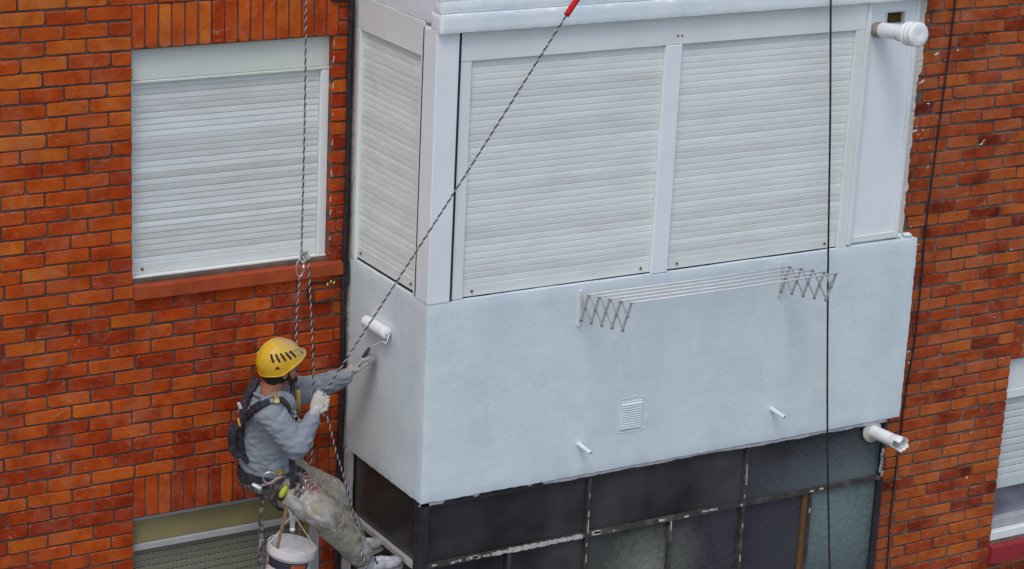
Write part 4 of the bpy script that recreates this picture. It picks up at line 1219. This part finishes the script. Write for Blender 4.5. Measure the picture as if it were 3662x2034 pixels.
# --- sweatshirt
def wrinkle(c, n):
    a = noise.noise(Vector((c.x * 14, c.y * 14, c.z * 26)))
    b = noise.noise(Vector((c.x * 34 + c.z * 20, c.y * 34, c.z * 34)))
    e = 1 - abs(noise.noise(Vector((c.x * 16 - c.z * 22, c.y * 10, c.z * 16 + c.x * 8)))) * 2
    return 0.007 * a + 0.003 * b + 0.006 * e - 0.005 * max(0.0, 0.5 - abs(noise.noise(Vector((c.x * 9 + c.z * 12, c.y * 9, c.z * 20))) * 4))
mb = MB()
loft(mb, [(spine(t) + F * fo, a, b, F, side) for t, fo, a, b in ((0.03, -0.02, 0.128, 0.165), (0.10, -0.02, 0.138, 0.175), (0.3, -0.025, 0.138, 0.172), (0.55, -0.03, 0.14, 0.182), (0.75, -0.035, 0.128, 0.185), (0.86, -0.03, 0.1, 0.155), (0.915, -0.02, 0.085, 0.105))])
limb(mb, [spine(0.84) + side * 0.08 - F * 0.01, P_shR], [0.09, 0.088])
limb(mb, [P_shR, P_shR.lerp(P_elR, 0.5), P_elR], [0.086, 0.078, 0.072])
limb(mb, [P_elR, P_elR.lerp(P_wrR, 0.5), P_wrR - (P_wrR - P_elR) * 0.06], [0.07, 0.058, 0.042])
limb(mb, [spine(0.84) - side * 0.10, P_shL], [0.085, 0.08])
limb(mb, [P_shL, P_shL.lerp(P_elL, 0.5), P_elL], [0.086, 0.078, 0.068])
limb(mb, [P_elL, P_elL.lerp(P_wrL, 0.5), P_wrL - (P_wrL - P_elL) * 0.08], [0.068, 0.06, 0.048])
shirt = fuse('sweatshirt', mb, 0.0065, 4, M_SWEAT, man, wrinkle)
# collar ring
ring = []
for i in range(33):
    a = 2 * math.pi * i / 32
    ring.append(P_neck + F * (0.082 * math.cos(a) - 0.014) + side * 0.098 * math.sin(a) - U * (0.045 + 0.03 * math.cos(a)))
MB().tube(ring, 0.010, 8, cap=False).build('collar', M_SWEAT, man, True)
# cuffs
for e, w, r in ((P_elR, P_wrR, 0.042), (P_elL, P_wrL, 0.043)):
    t = (w - e).normalized()
    MB().tube([w - t * 0.05, w - t * 0.03, w - t * 0.008], [r * 1.0, r * 1.04, r * 0.98], 16).build('cuff', M_SWEAT, man, True)

# --- trousers
def tw(c, n):
    a = noise.noise(Vector((c.x * 11, c.y * 11, c.z * 11)) ); b = noise.noise(c * 30)
    e = noise.noise(Vector((c.x * 20 + c.z * 26, c.y * 12, c.z * 8)))
    g = 1 - abs(noise.noise(Vector((c.x * 10 + c.z * 14, c.y * 8, c.z * 5 - c.x * 5)))) * 2
    return 0.009 * a + 0.003 * b + 0.005 * e + 0.007 * g
mb = MB()
loft(mb, [(spine(t) + F * fo, a, b, F, side) for t, fo, a, b in ((-0.16, 0.02, 0.09, 0.12), (-0.08, 0.0, 0.125, 0.165), (0.02, -0.01, 0.125, 0.165), (0.14, -0.015, 0.112, 0.15))])
limb(mb, [P_hipR, P_hipR.lerp(P_knR, 0.5), P_knR], [0.118, 0.104, 0.092])
limb(mb, [P_knR, P_knR.lerp(P_anR, 0.45), P_knR.lerp(P_anR, 0.86)], [0.092, 0.087, 0.074])
limb(mb, [P_hipL, P_hipL.lerp(P_knL, 0.5), P_knL], [0.115, 0.098, 0.084])
limb(mb, [P_knL, P_knL.lerp(P_anL, 0.45), P_knL.lerp(P_anL, 0.86)], [0.084, 0.08, 0.07])
trou = fuse('trousers', mb, 0.0075, 4, M_TROUSER, man, tw)

# --- shoes
def shoe(ank, toe_dir, mat):
    f = toe_dir.normalized(); s = f.cross(U).normalized(); u = s.cross(f)
    Rm = Matrix((f, -s, u)).transposed()
    h = ank - u * 0.05
    mb = MB()
    mb.ellipsoid(h - f * 0.005 + u * 0.004, Rm, (0.055, 0.038, 0.046))
    mb.ellipsoid(h + f * 0.065 - u * 0.002, Rm, (0.085, 0.042, 0.044))
    mb.ellipsoid(h + f * 0.150 - u * 0.012, Rm, (0.072, 0.048, 0.036))
    limb(mb, [h + u * 0.02, ank + u * 0.03], [0.042, 0.042])
    up_ = fuse('shoe', mb, 0.005, 3, mat, man)
    mb = MB()
    out = []
    for i in range(28):
        a = 2 * math.pi * i / 28
        lx = 0.085 + 0.142 * math.cos(a)
        wy = (0.044 + 0.008 * math.cos(a)) * math.sin(a)
        out.append(h + f * lx + s * wy - u * 0.036)
    mb.prism(out, -u * 0.022)
    sole = mb.build('sole', M_SOLE, None); sole.parent = up_; sole.matrix_parent_inverse = up_.matrix_world.inverted()
    bv = BVHTree.FromObject(up_, bpy.context.evaluated_depsgraph_get())
    def surf(lx, wy):
        o = Matrix.Translation(Vector()) and (h + f * lx + s * wy + u * 0.2)
        hit = bv.ray_cast(o, -u)
        return hit[0] if hit[0] else h + f * lx + s * wy + u * 0.03
    for i in range(5):
        lx = 0.055 + i * 0.018
        for sg in (-1, 1):
            p = [surf(lx, -0.024 * sg) + u * 0.003, surf(lx + 0.007, 0) + u * 0.006, surf(lx + 0.015, 0.024 * sg) + u * 0.003]
            l = MB().tube(smooth_path(p, 4), 0.0028, 6).build('lace', M_LACE, None, True); l.parent = up_; l.matrix_parent_inverse = up_.matrix_world.inverted()
    p = [surf(0.05, y_) + u * 0.003 for y_ in (-0.035, -0.02, 0, 0.02, 0.035)]
    l = MB().tube(p, 0.008, 8, flat=0.4).build('tongue', M_NAVY, None, True); l.parent = up_; l.matrix_parent_inverse = up_.matrix_world.inverted()
    return up_
shoe(P_anR + Vector((0.01, 0, 0.0)), Vector((1.0, -0.02, 0.10)), M_SHOE)
shoe(P_anL + Vector((-0.06, 0.0, 0.04)), Vector((1.0, -0.02, 0.16)), M_SOLE)

# --- gloves
def glove(name, wrist, palm, fdir, ndir, curl, thumb_dir, L=1.0, th=0.011, spread=0.008, gm=None):
    """palm from wrist to knuckles along fdir; ndir points out of the palm; fingers bend towards ndir"""
    f = fdir.normalized(); n = (ndir - f * ndir.dot(f)).normalized(); s = n.cross(f)
    mb = MB()
    Rm = Matrix((f, s, n)).transposed()
    k0 = palm
    mb.ellipsoid(k0, Rm, (0.052 * L, 0.044 * L, 0.020))
    mb.ellipsoid(k0 + f * 0.022 * L, Rm, (0.034 * L, 0.045 * L, 0.017))
    limb(mb, [wrist - f * 0.012, wrist.lerp(k0, 0.6)], [0.034, 0.032])
    lens = (0.062, 0.072, 0.078, 0.07)
    for i in range(4):
        off = (i - 1.5) * 0.0215 * L
        p = k0 + f * 0.046 * L + s * off
        a = 0.0
        pts = [k0 + f * 0.02 * L + s * off, p]
        d_ = f + s * (i - 1.5) * spread
        for j, frac in enumerate((0.45, 0.32, 0.23)):
            a += curl[j] * (1 + 0.08 * (i - 1.5))
            dd = (f * math.cos(a) + n * math.sin(a) + s * (i - 1.5) * spread).normalized()
            p = p + dd * lens[3 - i] * L * frac * 1.15
            pts.append(p)
        mb2r = [th * 1.05, th, th * 0.97, th * 0.92, th * 0.8]
        limb(mb, pts, mb2r, 10)
    t0 = k0 - f * 0.022 * L + s * 0.034 * L + n * 0.006
    td = thumb_dir.normalized()
    t1 = t0 + (s * 0.55 + f * 0.6 + n * 0.3).normalized() * 0.032 * L
    t2 = t1 + td * 0.032 * L
    t3 = t2 + (td + n * 0.25).normalized() * 0.024 * L
    limb(mb, [t0, t1, t2, t3], [0.015, 0.0125, 0.011, 0.009], 10)
    return fuse(name, mb, 0.0028, 2, gm or M_GLOVE, man, lambda c, n_: 0.0008 * noise.noise(c * 90))
toC = (CAM - P_haR).normalized()
# right hand: palm towards him, fingers closed round the taut rope
glove('glove', P_wrR, P_wrR.lerp(P_haR, 0.85), (P_haR - P_wrR) + Vector((0.01, 0, 0.01)), Vector((0.75, 0.45, 0.1)), (0.9, 1.2, 0.8), (Vector((0.1, -0.1, 1))), 0.98)
glove('glove', P_wrL, P_wrL.lerp(P_haL, 0.75), (P_haL - P_wrL), Vector((0.75, -0.35, -0.5)), (0.6, 0.95, 0.8), Vector((0.5, -0.3, 0.6)), 1.08, gm=simple('grey_glove', (0.36, 0.36, 0.34), 0.85, 0.2, 30, bstr=0.5, bscale=160, dirt=(0.15, 0.155, 0.15), dirt_amt=0.6))

# --- helmet
def helmet():
    mb = MB()
    nt_, nv = 56, 18
    a_, b_, c_ = 0.138, 0.112, 0.118
    def rim(t):                      # height of the rim, t=0 front
        ct = math.cos(t)
        return -0.010 + 0.020 * max(0, ct) ** 1.5 - 0.050 * max(0, -ct) ** 1.1 - 0.022 * math.exp(-((abs(math.pi - ((t + math.pi) % (2 * math.pi))) - 1.9) / 0.42) ** 2)
    def shell(off, flare):
        rows = []
        for j in range(nv + 1):
            row = []
            for i in range(nt_):
                t = 2 * math.pi * i / nt_
                zr = rim(t)
                ph0 = math.asin(max(-0.95, min(0.95, zr / c_)))
                ph = math.pi / 2 - (math.pi / 2 - ph0) * (j / nv)
                cp, sp_ = math.cos(ph), math.sin(ph)
                w = 1.0 + (0.0)
                x = (a_ + off) * cp * math.cos(t); y = (b_ + off) * cp * math.sin(t); z = (c_ + off) * sp_
                if z < zr: z = zr
                # raised crown ridge and side dents
                ridge = 0.009 * math.exp(-((abs(y) - 0.046) / 0.010) ** 2) * max(0, sp_) * (1 if x < 0.1 else 0.4)
                z += ridge
                g_ = max(0.0, (j / nv - 0.86) / 0.14)
                fl = flare * g_ ** 1.5
                pk = 0.022 * max(0, math.cos(t)) ** 4 * g_
                x += fl * math.cos(t) + pk; y += fl * math.sin(t)
                row.append(mb.bm.verts.new(Vector((x, y, z))))
            rows.append(row)
        return rows
    o_ = shell(0, 0.007); i_ = shell(-0.008, 0.006)
    for rows, flip in ((o_, False), (i_, True)):
        for p, q in zip(rows[1:], rows[2:]):
            for k in range(nt_): mb.bm.faces.new((p[k], p[(k + 1) % nt_], q[(k + 1) % nt_], q[k]))
        top = mb.bm.verts.new(sum((v.co for v in rows[0]), Vector()) / nt_)
        for k in range(nt_): mb.bm.faces.new((top, rows[1][k], rows[1][(k + 1) % nt_]))
    for k in range(nt_): mb.bm.faces.new((o_[-1][k], o_[-1][(k + 1) % nt_], i_[-1][(k + 1) % nt_], i_[-1][k]))
    o_co = [v.co.copy() for v in o_[-1]]
    for v in [v for v in mb.bm.verts if not v.link_faces]: mb.bm.verts.remove(v)
    me = mb.mesh('helmet')
    o = link('helmet', me, M_HELMET, None, True)
    me.set_sharp_from_angle(angle=math.radians(60))
    o.parent = man
    o.matrix_world = Matrix.Translation(P_helm) @ Hm.to_4x4()
    o.matrix_parent_inverse = Matrix.Identity(4)
    o.matrix_local = man.matrix_world.inverted() @ (Matrix.Translation(P_helm) @ Hm.to_4x4())
    # vents on both sides
    def surf(t, ph, off=0.0012):
        return Vector(((a_ + off) * math.cos(ph) * math.cos(t), (b_ + off) * math.cos(ph) * math.sin(t), (c_ + off) * math.sin(ph)))
    for sgn in (-1, 1):
        for q in range(5):
            t = sgn * (2.34 - q * 0.27)
            p = [surf(t + sgn * 0.12, 0.72), surf(t + sgn * 0.02, 0.52), surf(t - sgn * 0.08, 0.30)]
            sl = MB().tube(smooth_path(p, 4), [0.004] + [0.0066] * 7 + [0.004], 8).build('vent_slot', M_GAP, None, True)
            sl.parent = o
        tri = [surf(sgn * 2.0, -0.02, 0.003), surf(sgn * 2.22, -0.04, 0.003), surf(sgn * 2.12, 0.13, 0.003)]
        tr = MB().prism(tri, tri[0].normalized() * -0.004).build('rim_slot', M_GAP, None); tr.parent = o
        hk = surf(sgn * 0.55, 0.16, 0.001)
        h_ = MB().ellipsoid(hk, Matrix.Identity(3), (0.008, 0.006, 0.016), 10, 8).build('lamp_hook', M_GAP, None, True); h_.parent = o
    rimp = []
    for i in range(nt_ + 1):
        v_ = o_co[i % nt_]; rimp.append(v_)
    rt = MB().tube(rimp, 0.0035, 6, cap=False).build('rim_bead', M_HELMET, None, True); rt.parent = o
    # raised side panel edge
    for sgn in (-1, 1):
        p = [surf(sgn * tt, 0.70 - 0.28 * abs(tt - 1.35), 0.001) for tt in (2.5, 2.2, 1.8, 1.4, 1.0, 0.7)]
        e_ = MB().tube(smooth_path(p, 4), 0.0042, 6).build('shell_ridge', M_HELMET, None, True); e_.parent = o
    return o
helm = helmet()
bpy.context.view_layer.update()
# chin strap
cs = MB().tube(smooth_path([P_head + HR * 0.088 + HU * 0.03, P_head + HR * 0.076 - HU * 0.05 + HF * 0.015, P_head + HR * 0.045 - HU * 0.112 + HF * 0.05, P_head - HU * 0.128 + HF * 0.055, P_head - HR * 0.045 - HU * 0.112 + HF * 0.05, P_head - HR * 0.088 + HU * 0.03], 5), 0.007, 8, flat=0.35).build('chin_strap', M_STRAP, man, True)

# --- harness
dg = bpy.context.evaluated_depsgraph_get()
bv_s = BVHTree.FromObject(shirt, dg); bv_t = BVHTree.FromObject(trou, dg)
def on(bv, px, py, off=0.006, y=-0.6):
    o = CAM; dd = ray(px, py).normalized()
    h = bv.ray_cast(o, dd)
    if h[0]: return h[0] + h[1] * off, h[1]
    p = ay(px, py, y); return p, -dd
har = bpy.data.objects.new('harness', None); COL.objects.link(har); har.location = P_pel
bpy.context.view_layer.update()
har.parent = man; har.matrix_parent_inverse = man.matrix_world.inverted()
bpy.context.view_layer.update()
def ribbon(name, pts, w, mat, th=0.006, parent=har):
    """flat webbing through (point, normal) pairs"""
    P = smooth_path([p for p, n in pts], 5)
    Nn = smooth_path([n for p, n in pts], 5)
    bm = bmesh.new(); R = []
    for i, (p, n) in enumerate(zip(P, Nn)):
        t = (P[min(i + 1, len(P) - 1)] - P[max(i - 1, 0)]).normalized()
        n = (n - t * n.dot(t)).normalized(); s = t.cross(n)
        R.append([bm.verts.new(p + s * w / 2 * a + n * th / 2 * b) for a, b in ((-1, -1), (1, -1), (1, 1), (-1, 1))])
    for q, r in zip(R, R[1:]):
        for k in range(4): bm.faces.new((q[k], q[(k + 1) % 4], r[(k + 1) % 4], r[k]))
    bm.faces.new(R[0]); bm.faces.new(R[-1])
    bmesh.ops.recalc_face_normals(bm, faces=bm.faces)
    me = bpy.data.meshes.new(name); bm.to_mesh(me); bm.free()
    o = link(name, me, mat)
    o.parent = parent; o.matrix_parent_inverse = parent.matrix_world.inverted()
    return o
S = lambda px, py, off=0.007: on(bv_s, px, py, off)
Tt = lambda px, py, off=0.007: on(bv_t, px, py, off)
# band over the right shoulder
ribbon('shoulder_strap', [S(884, 1492), S(910, 1466), S(935, 1450), S(962, 1438), S(990, 1432), S(1012, 1437), S(1026, 1452), S(1036, 1478)], 0.042, M_STRAP, 0.010)
ribbon('shoulder_pad', [S(892, 1484, 0.012), S(915, 1462, 0.012), S(936, 1449, 0.012)], 0.05, M_STRAP, 0.012)
# back pad standing off his back
def bp(px, py, y): return (ay(px, py, y), Vector((-0.8, -0.5, 0.1)))
ribbon('back_strap', [bp(918, 1352, -0.36), bp(892, 1400, -0.40), bp(874, 1440, -0.46), bp(868, 1485, -0.52), bp(872, 1505, -0.56)], 0.05, M_STRAP, 0.012)
ribbon('back_strap', [bp(868, 1490, -0.50), bp(862, 1530, -0.48), bp(858, 1575, -0.46), bp(866, 1620, -0.47), bp(888, 1655, -0.50)], 0.035, M_STRAP, 0.012)
ribbon('back_pouch', [bp(842, 1520, -0.45), bp(833, 1560, -0.44), bp(838, 1600, -0.44), bp(858, 1635, -0.46)], 0.055, M_STRAP, 0.03)
ribbon('yellow_tab', [bp(853, 1496, -0.50), bp(856, 1512, -0.5), bp(860, 1524, -0.5)], 0.012, M_YELLOWTAPE, 0.006)
ribbon('white_tab', [bp(853, 1440, -0.52), bp(857, 1450, -0.52), bp(862, 1460, -0.52)], 0.016, M_LACE, 0.008)
ribbon('buckle', [S(985, 1422, 0.018), S(988, 1434, 0.02), S(990, 1447, 0.018)], 0.028, M_BRASS, 0.01)
ribbon('buckle', [S(969, 1436, 0.018), S(972, 1444, 0.018)], 0.02, M_STEEL, 0.01)
ribbon('buckle', [S(1004, 1428, 0.018), S(1007, 1444, 0.018)], 0.022, M_IRON, 0.01)
ribbon('paint_dab', [S(878, 1482, 0.02), S(888, 1472, 0.02), S(896, 1464, 0.02)], 0.012, M_LACE, 0.004)
# chest gear: descender tube and hardware
q1, q2 = ay(1066, 1392, -0.50), ay(1066, 1478, -0.52)
MB().tube([q1, q1.lerp(q2, 0.1), q1.lerp(q2, 0.5), q2], [0.012, 0.016, 0.015, 0.012], 12).build('descender', M_BRASS, har, True)
MB().tube(smooth_path([ay(1050, 1340, -0.47), ay(1045, 1420, -0.52), ay(1050, 1490, -0.55)], 6), 0.014, 8).build('chest_strap', M_STRAP, har, True)
for i, (x_, y_) in enumerate(((1040, 1468), (1052, 1478), (1060, 1490), (1066, 1506), (1050, 1498), (1058, 1520))):
    MB().tube([ay(x_ - 5, y_ + 8, -0.60), ay(x_ + 4, y_ - 6, -0.62)], 0.012, 8).build('hardware', M_STEEL if i % 2 else M_IRON, har, True)
for (x_, y_, r_) in ((1058, 1500, 0.022), (1046, 1480, 0.018)):
    c_ = ay(x_, y_, -0.63)
    MB().tube([c_ + HF * r_ * math.cos(a) * 0.6 + U * r_ * math.sin(a) for a in [2 * math.pi * i / 20 for i in range(21)]], 0.0045, 7, cap=False).build('snap_ring', M_STEEL, har, True)
# waist belt
belt = []
for i in range(41):
    a = 2 * math.pi * i / 40
    c_ = spine(-0.015) + F * (0.150 * math.cos(a) - 0.012) + side * 0.19 * math.sin(a) + U * (-0.012 * math.cos(a))
    belt.append((c_, (F * math.cos(a) + side * math.sin(a))))
ribbon('waist_belt', belt, 0.062, M_STRAP, 0.014)
belt2 = [(p - U * 0.055 - n * 0.004, n) for p, n in belt[4:26]]
ribbon('seat_strap', belt2, 0.035, M_STRAPDIRTY, 0.012)
# leg loop
t_ = (P_knR - P_hipR).normalized(); n1 = t_.cross(U).normalized(); n2 = t_.cross(n1)
cl = P_hipR.lerp(P_knR, 0.22)
ribbon('leg_loop', [(cl + (n1 * math.cos(a) + n2 * math.sin(a)) * 0.133, (n1 * math.cos(a) + n2 * math.sin(a))) for a in [2 * math.pi * i / 28 for i in range(29)]], 0.042, M_STRAPDIRTY, 0.012)
# vertical webbing on the hip
W = lambda px, py, y: (ay(px, py, y), Vector((-0.45, -0.88, 0.15)))
ribbon('hip_webbing', [W(1043, 1640, -0.70), W(1046, 1690, -0.735), W(1047, 1735, -0.735), W(1046, 1790, -0.72)], 0.036, M_STRAP, 0.012)
# big open gear hook
gc = ay(965, 1708, -0.70)
arc = [gc + Vector((0.036 * math.cos(a), -0.012 * math.cos(a), 0.034 * math.sin(a))) for a in [0.6 + i * 0.21 for i in range(24)]]
MB().tube(arc, 0.0055, 8).build('gear_hook', M_STEEL, har, True)
ribbon('buckle', [W(988, 1686, -0.70), W(1000, 1692, -0.70), W(1005, 1684, -0.70)], 0.022, M_BRASS, 0.012)
MB().tube(smooth_path([ay(935, 1735, -0.66), ay(965, 1728, -0.70), ay(990, 1712, -0.71), ay(1010, 1704, -0.71)], 5), 0.007, 8).build('accessory_cord', simple('pink_grey_cord', (0.4, 0.28, 0.24), 0.9, 0.2, 60), har, True)
MB().tube([ay(903, 1731, -0.62), ay(935, 1746, -0.66)], 0.016, 10, flat=0.5).build('white_tag', M_LACE, har, True)
# yellow green pouch
Rp = Matrix.Rotation(0.6, 3, 'Y')
MB().ellipsoid(ay(1014, 1762, -0.70), Rp, (0.030, 0.028, 0.052), 18, 12).build('gear_pouch', M_STRAP, har, True)
MB().ellipsoid(ay(1014, 1758, -0.715), Rp, (0.020, 0.018, 0.040), 18, 12).build('pouch_panel', simple('lime_yellow', (0.42, 0.46, 0.03), 0.55, 0.1, 40), har, True)
# coil of cord on the thigh
mcord = simple('maroon_white_cord', (0.32, 0.18, 0.17), 0.9, 0.5, 70)
for i in range(5):
    c_ = Tt(1088 + i * 9, 1712 + i * 11, 0.012)[0]
    MB().tube([c_ + Vector((0.026 * math.cos(a), 0.008 * math.sin(a), 0.020 * math.sin(a))) for a in [2 * math.pi * k / 16 for k in range(17)]], 0.006, 7, cap=False).build('cord_coil', mcord, har, True)
for i in range(6):
    x_, y_ = ((1062, 1722), (1075, 1740), (1085, 1757), (1072, 1768), (1058, 1760), (1090, 1735))[i]
    c_, n_ = Tt(x_, y_, 0.016)
    MB().tube([c_ - U * 0.02, c_ + F * 0.012, c_ + U * 0.022], 0.008, 7).build('hardware', (M_IRON, M_STRAPDIRTY, M_STEEL)[i % 3], har, True)

# --- straps hanging from the seat
hs = thing('hanging_strap', 'paint caked black strap dangling behind the bucket from the seat harness', 'strap', ay(928, 1745, -0.55))
ribbon('webbing', [(ay(931, 1742, -0.55), Vector((-0.5, -0.85, 0))), (ay(937, 1800, -0.55), Vector((-0.4, -0.9, 0))), (ay(932, 1860, -0.55), Vector((-0.6, -0.8, 0))), (ay(936, 1930, -0.55), Vector((-0.45, -0.88, 0))), (ay(930, 1990, -0.55), Vector((-0.5, -0.85, 0))), (ay(934, 2120, -0.55), Vector((-0.5, -0.85, 0)))], 0.024, M_STRAPDIRTY, 0.010, hs)

# ------------------------------------------------------------------ bucket of paint
bc = ay(1046, 1944, -0.74)
axis = Vector((0.14, -0.05, 1)).normalized()
bk = thing('paint_bucket', 'white plastic paint bucket with dark label hanging below the painter', 'bucket', bc - axis * 0.30)
Mb = Matrix.Translation(bc) @ axis.to_track_quat('Z', 'Y').to_matrix().to_4x4()
M_BUCKET = simple('white_bucket', (0.62, 0.6, 0.57), 0.5, 0.08, 12, bstr=0.1, dirt=(0.36, 0.3, 0.25), dirt_amt=0.7)
R0 = 0.138
MB().lathe([(R0 * 0.78, -0.30), (R0 * 0.955, -0.06), (R0 * 0.985, -0.055), (R0 * 1.02, -0.05), (R0 * 1.03, -0.008), (R0 * 1.02, 0.0), (R0 * 0.965, 0.0), (R0 * 0.955, -0.01), (R0 * 0.90, -0.19)], Mb, 48).build('pail', M_BUCKET, bk, True, 35)
MB().lathe([(R0 * 0.001, -0.085), (R0 * 0.93, -0.085), (R0 * 0.93, -0.089)], Mb, 40).build('paint', simple('wet_white_paint', (0.72, 0.76, 0.84), 0.2, 0.04, 6, dirt=(0.4, 0.33, 0.26), dirt_amt=0.25), bk, True, 30)
# printed label wrapped round the pail
def label_piece(name, a0, a1, h0, h1, mat, off=0.0015, n=20):
    bm = bmesh.new()
    rr = lambda h: R0 * (0.955 + (h + 0.06) / 0.24 * 0.175) + off
    A = [[bm.verts.new(Mb @ Vector((rr(h) * math.cos(a0 + (a1 - a0) * i / n), rr(h) * math.sin(a0 + (a1 - a0) * i / n), h))) for h in (h0, h1)] for i in range(n + 1)]
    for p, q in zip(A, A[1:]): bm.faces.new((p[0], q[0], q[1], p[1])).smooth = True
    bmesh.ops.recalc_face_normals(bm, faces=bm.faces)
    me = bpy.data.meshes.new(name); bm.to_mesh(me); bm.free()
    o = link(name, me, mat); o.parent = bk; o.matrix_parent_inverse = bk.matrix_world.inverted()
    return o
cd = Mb.inverted() @ CAM; ca = math.atan2(cd.y, cd.x)
label_piece('label_print', ca - 1.15, ca + 0.95, -0.28, -0.066, simple('dark_print', (0.035, 0.03, 0.055), 0.45, 0.1), 0.0015, 30)
label_piece('label_patch', ca + 0.12, ca + 0.80, -0.2, -0.075, simple('orange_print', (0.45, 0.09, 0.04), 0.45, 0.1), 0.0024)
label_piece('label_mark', ca + 0.54, ca + 0.62, -0.125, -0.1, M_LACE, 0.0032, 4)
label_piece('label_mark', ca - 1.32, ca - 1.2, -0.15, -0.11, M_RUST, 0.0024, 4)
# wire handle and hanger webbing
p0 = Mb @ Vector((R0 * 1.04 * math.cos(ca - 1.35), R0 * 1.04 * math.sin(ca - 1.35), -0.03))
p1 = Mb @ Vector((R0 * 1.04 * math.cos(ca - 1.35 + math.pi), R0 * 1.04 * math.sin(ca - 1.35 + math.pi), -0.03))
hk = ay(1046, 1850, -0.735)
MB().tube(smooth_path([p0, p0.lerp(hk, 0.55) + Vector((-0.015, 0, -0.01)), hk, p1.lerp(hk, 0.55) + Vector((0.015, 0, -0.005)), p1], 8), 0.0032, 7).build('wire_handle', M_METAL, bk, True)
st = thing('bucket_sling', 'pale paint caked webbing sling holding the bucket to the harness', 'sling', hk)
M_SLING = simple('caked_sling', (0.4, 0.4, 0.36), 0.85, 0.3, 40, bstr=0.6, bscale=90, dirt=(0.1, 0.1, 0.09), dirt_amt=0.8)
nV = Vector((-0.45, -0.88, 0.1))
ribbon('webbing', [(ay(1034, 1772, -0.73), nV), (ay(1036, 1815, -0.735), nV), (ay(1042, 1855, -0.737), nV), (ay(1044, 1900, -0.735), nV)], 0.020, M_SLING, 0.008, st)
ribbon('webbing', [(ay(1057, 1775, -0.73), nV), (ay(1058, 1820, -0.733), nV), (ay(1050, 1858, -0.739), nV), (ay(1047, 1905, -0.73), nV)], 0.018, M_SLING, 0.008, st)
MB().tube([ay(1048, 1850, -0.742), ay(1092, 1856, -0.735)], 0.008, 8).build('toggle', M_SLING, st, True)
MB().ellipsoid(ay(1046, 1893, -0.735), Matrix.Identity(3), (0.017, 0.015, 0.012), 12, 8).build('knot', M_LACE, st, True)
# stirring stick
ss = MB()
a_, b_ = ay(1026, 1812, -0.76), ay(996, 1940, -0.77)
dd = b_ - a_
Rm = Matrix((dd.normalized().cross(Vector((-0.45, -0.88, 0))).normalized(), Vector((-0.45, -0.88, 0)).normalized(), dd.normalized())).transposed()
ss.obox(Matrix.Translation((a_ + b_ + dd * 0.3) / 2) @ Rm.to_4x4(), 0.020, 0.006, dd.length * 1.3, 0.002)
tag(ss.build('stirring_stick', simple('raw_wood', (0.21, 0.125, 0.075), 0.8, 0.2, 30, stretch=(1, 1, 0.2))), 'flat brown wooden stirring stick standing in the paint bucket', 'stick')
# yellow brown plastic comb of hooks behind the bucket
hk2 = thing('hook_rack', 'amber plastic tool holder hanging between bucket and trouser leg', 'tool holder', ay(1082, 1880, -0.62))
for i, x_ in enumerate((1072, 1092)):
    MB().tube([ay(x_, 1862, -0.62), ay(x_ + 1, 1890, -0.62), ay(x_ + 2, 1918, -0.62)], 0.009, 8).build('prong', simple('amber_plastic', (0.33, 0.19, 0.04), 0.4, 0.15, 30), hk2, True)
MB().tube([ay(1068, 1912, -0.62), ay(1096, 1916, -0.62)], 0.008, 8).build('bridge', bpy.data.materials['amber_plastic'], hk2, True)
MB().tube([ay(1066, 1862, -0.62), ay(1098, 1862, -0.62)], 0.007, 8).build('bridge', bpy.data.materials['amber_plastic'], hk2, True)
MB().tube([ay(1080, 1770, -0.62), ay(1081, 1862, -0.62)], 0.004, 6).build('cord', M_STRAP, hk2, True)

# ------------------------------------------------------------------ paint roller
pr = thing('paint_roller', 'fluffy white paint roller pressed on the side of the parapet', 'paint roller', ax(1350, 1170, -0.035))
e0, e1 = ax(1306, 1146, -0.036), ax(1384, 1192, -0.036)
dd = (e1 - e0).normalized()
Mr = Matrix.Translation(e0) @ dd.to_track_quat('Z', 'Y').to_matrix().to_4x4()
Lr = (e1 - e0).length
prof = [(0.012, 0.0), (0.03, 0.002), (0.035, 0.012)] + [(0.035 + 0.001 * math.sin(i * 3), 0.012 + (Lr - 0.024) * i / 12) for i in range(1, 12)] + [(0.035, Lr - 0.012), (0.03, Lr - 0.002), (0.012, Lr)]
MB().lathe(prof, Mr, 28).build('sleeve', simple('wet_white_fleece', (0.84, 0.86, 0.88), 0.8, 0.04, 60, bstr=0.8, bdist=0.006, bscale=190), pr, True)
MB().lathe([(0.012, Lr - 0.002), (0.014, Lr + 0.006), (0.005, Lr + 0.01)], Mr, 16).build('end_cap', M_METAL, pr, True)
h0 = ay(1322, 1243, -0.44)
h1 = P_haL + Vector((0.0, -0.005, -0.01))
MB().tube(smooth_path([e1 + dd * 0.006, e1 + dd * 0.03 + Vector((-0.004, 0, -0.006)), e1 + dd * 0.028 + Vector((-0.02, 0, -0.05)), ax(1366, 1222, -0.055), h0], 6), 0.0042, 8).build('wire_frame', M_METAL, pr, True)
MB().tube([h0, h0.lerp(h1, 0.3), h0.lerp(h1, 0.7), h1, h1 + (h1 - h0) * 0.35], [0.008, 0.012, 0.0125, 0.0115, 0.010], 12).build('handle', simple('dark_green_handle', (0.02, 0.05, 0.045), 0.5, 0.3, 40), pr, True)
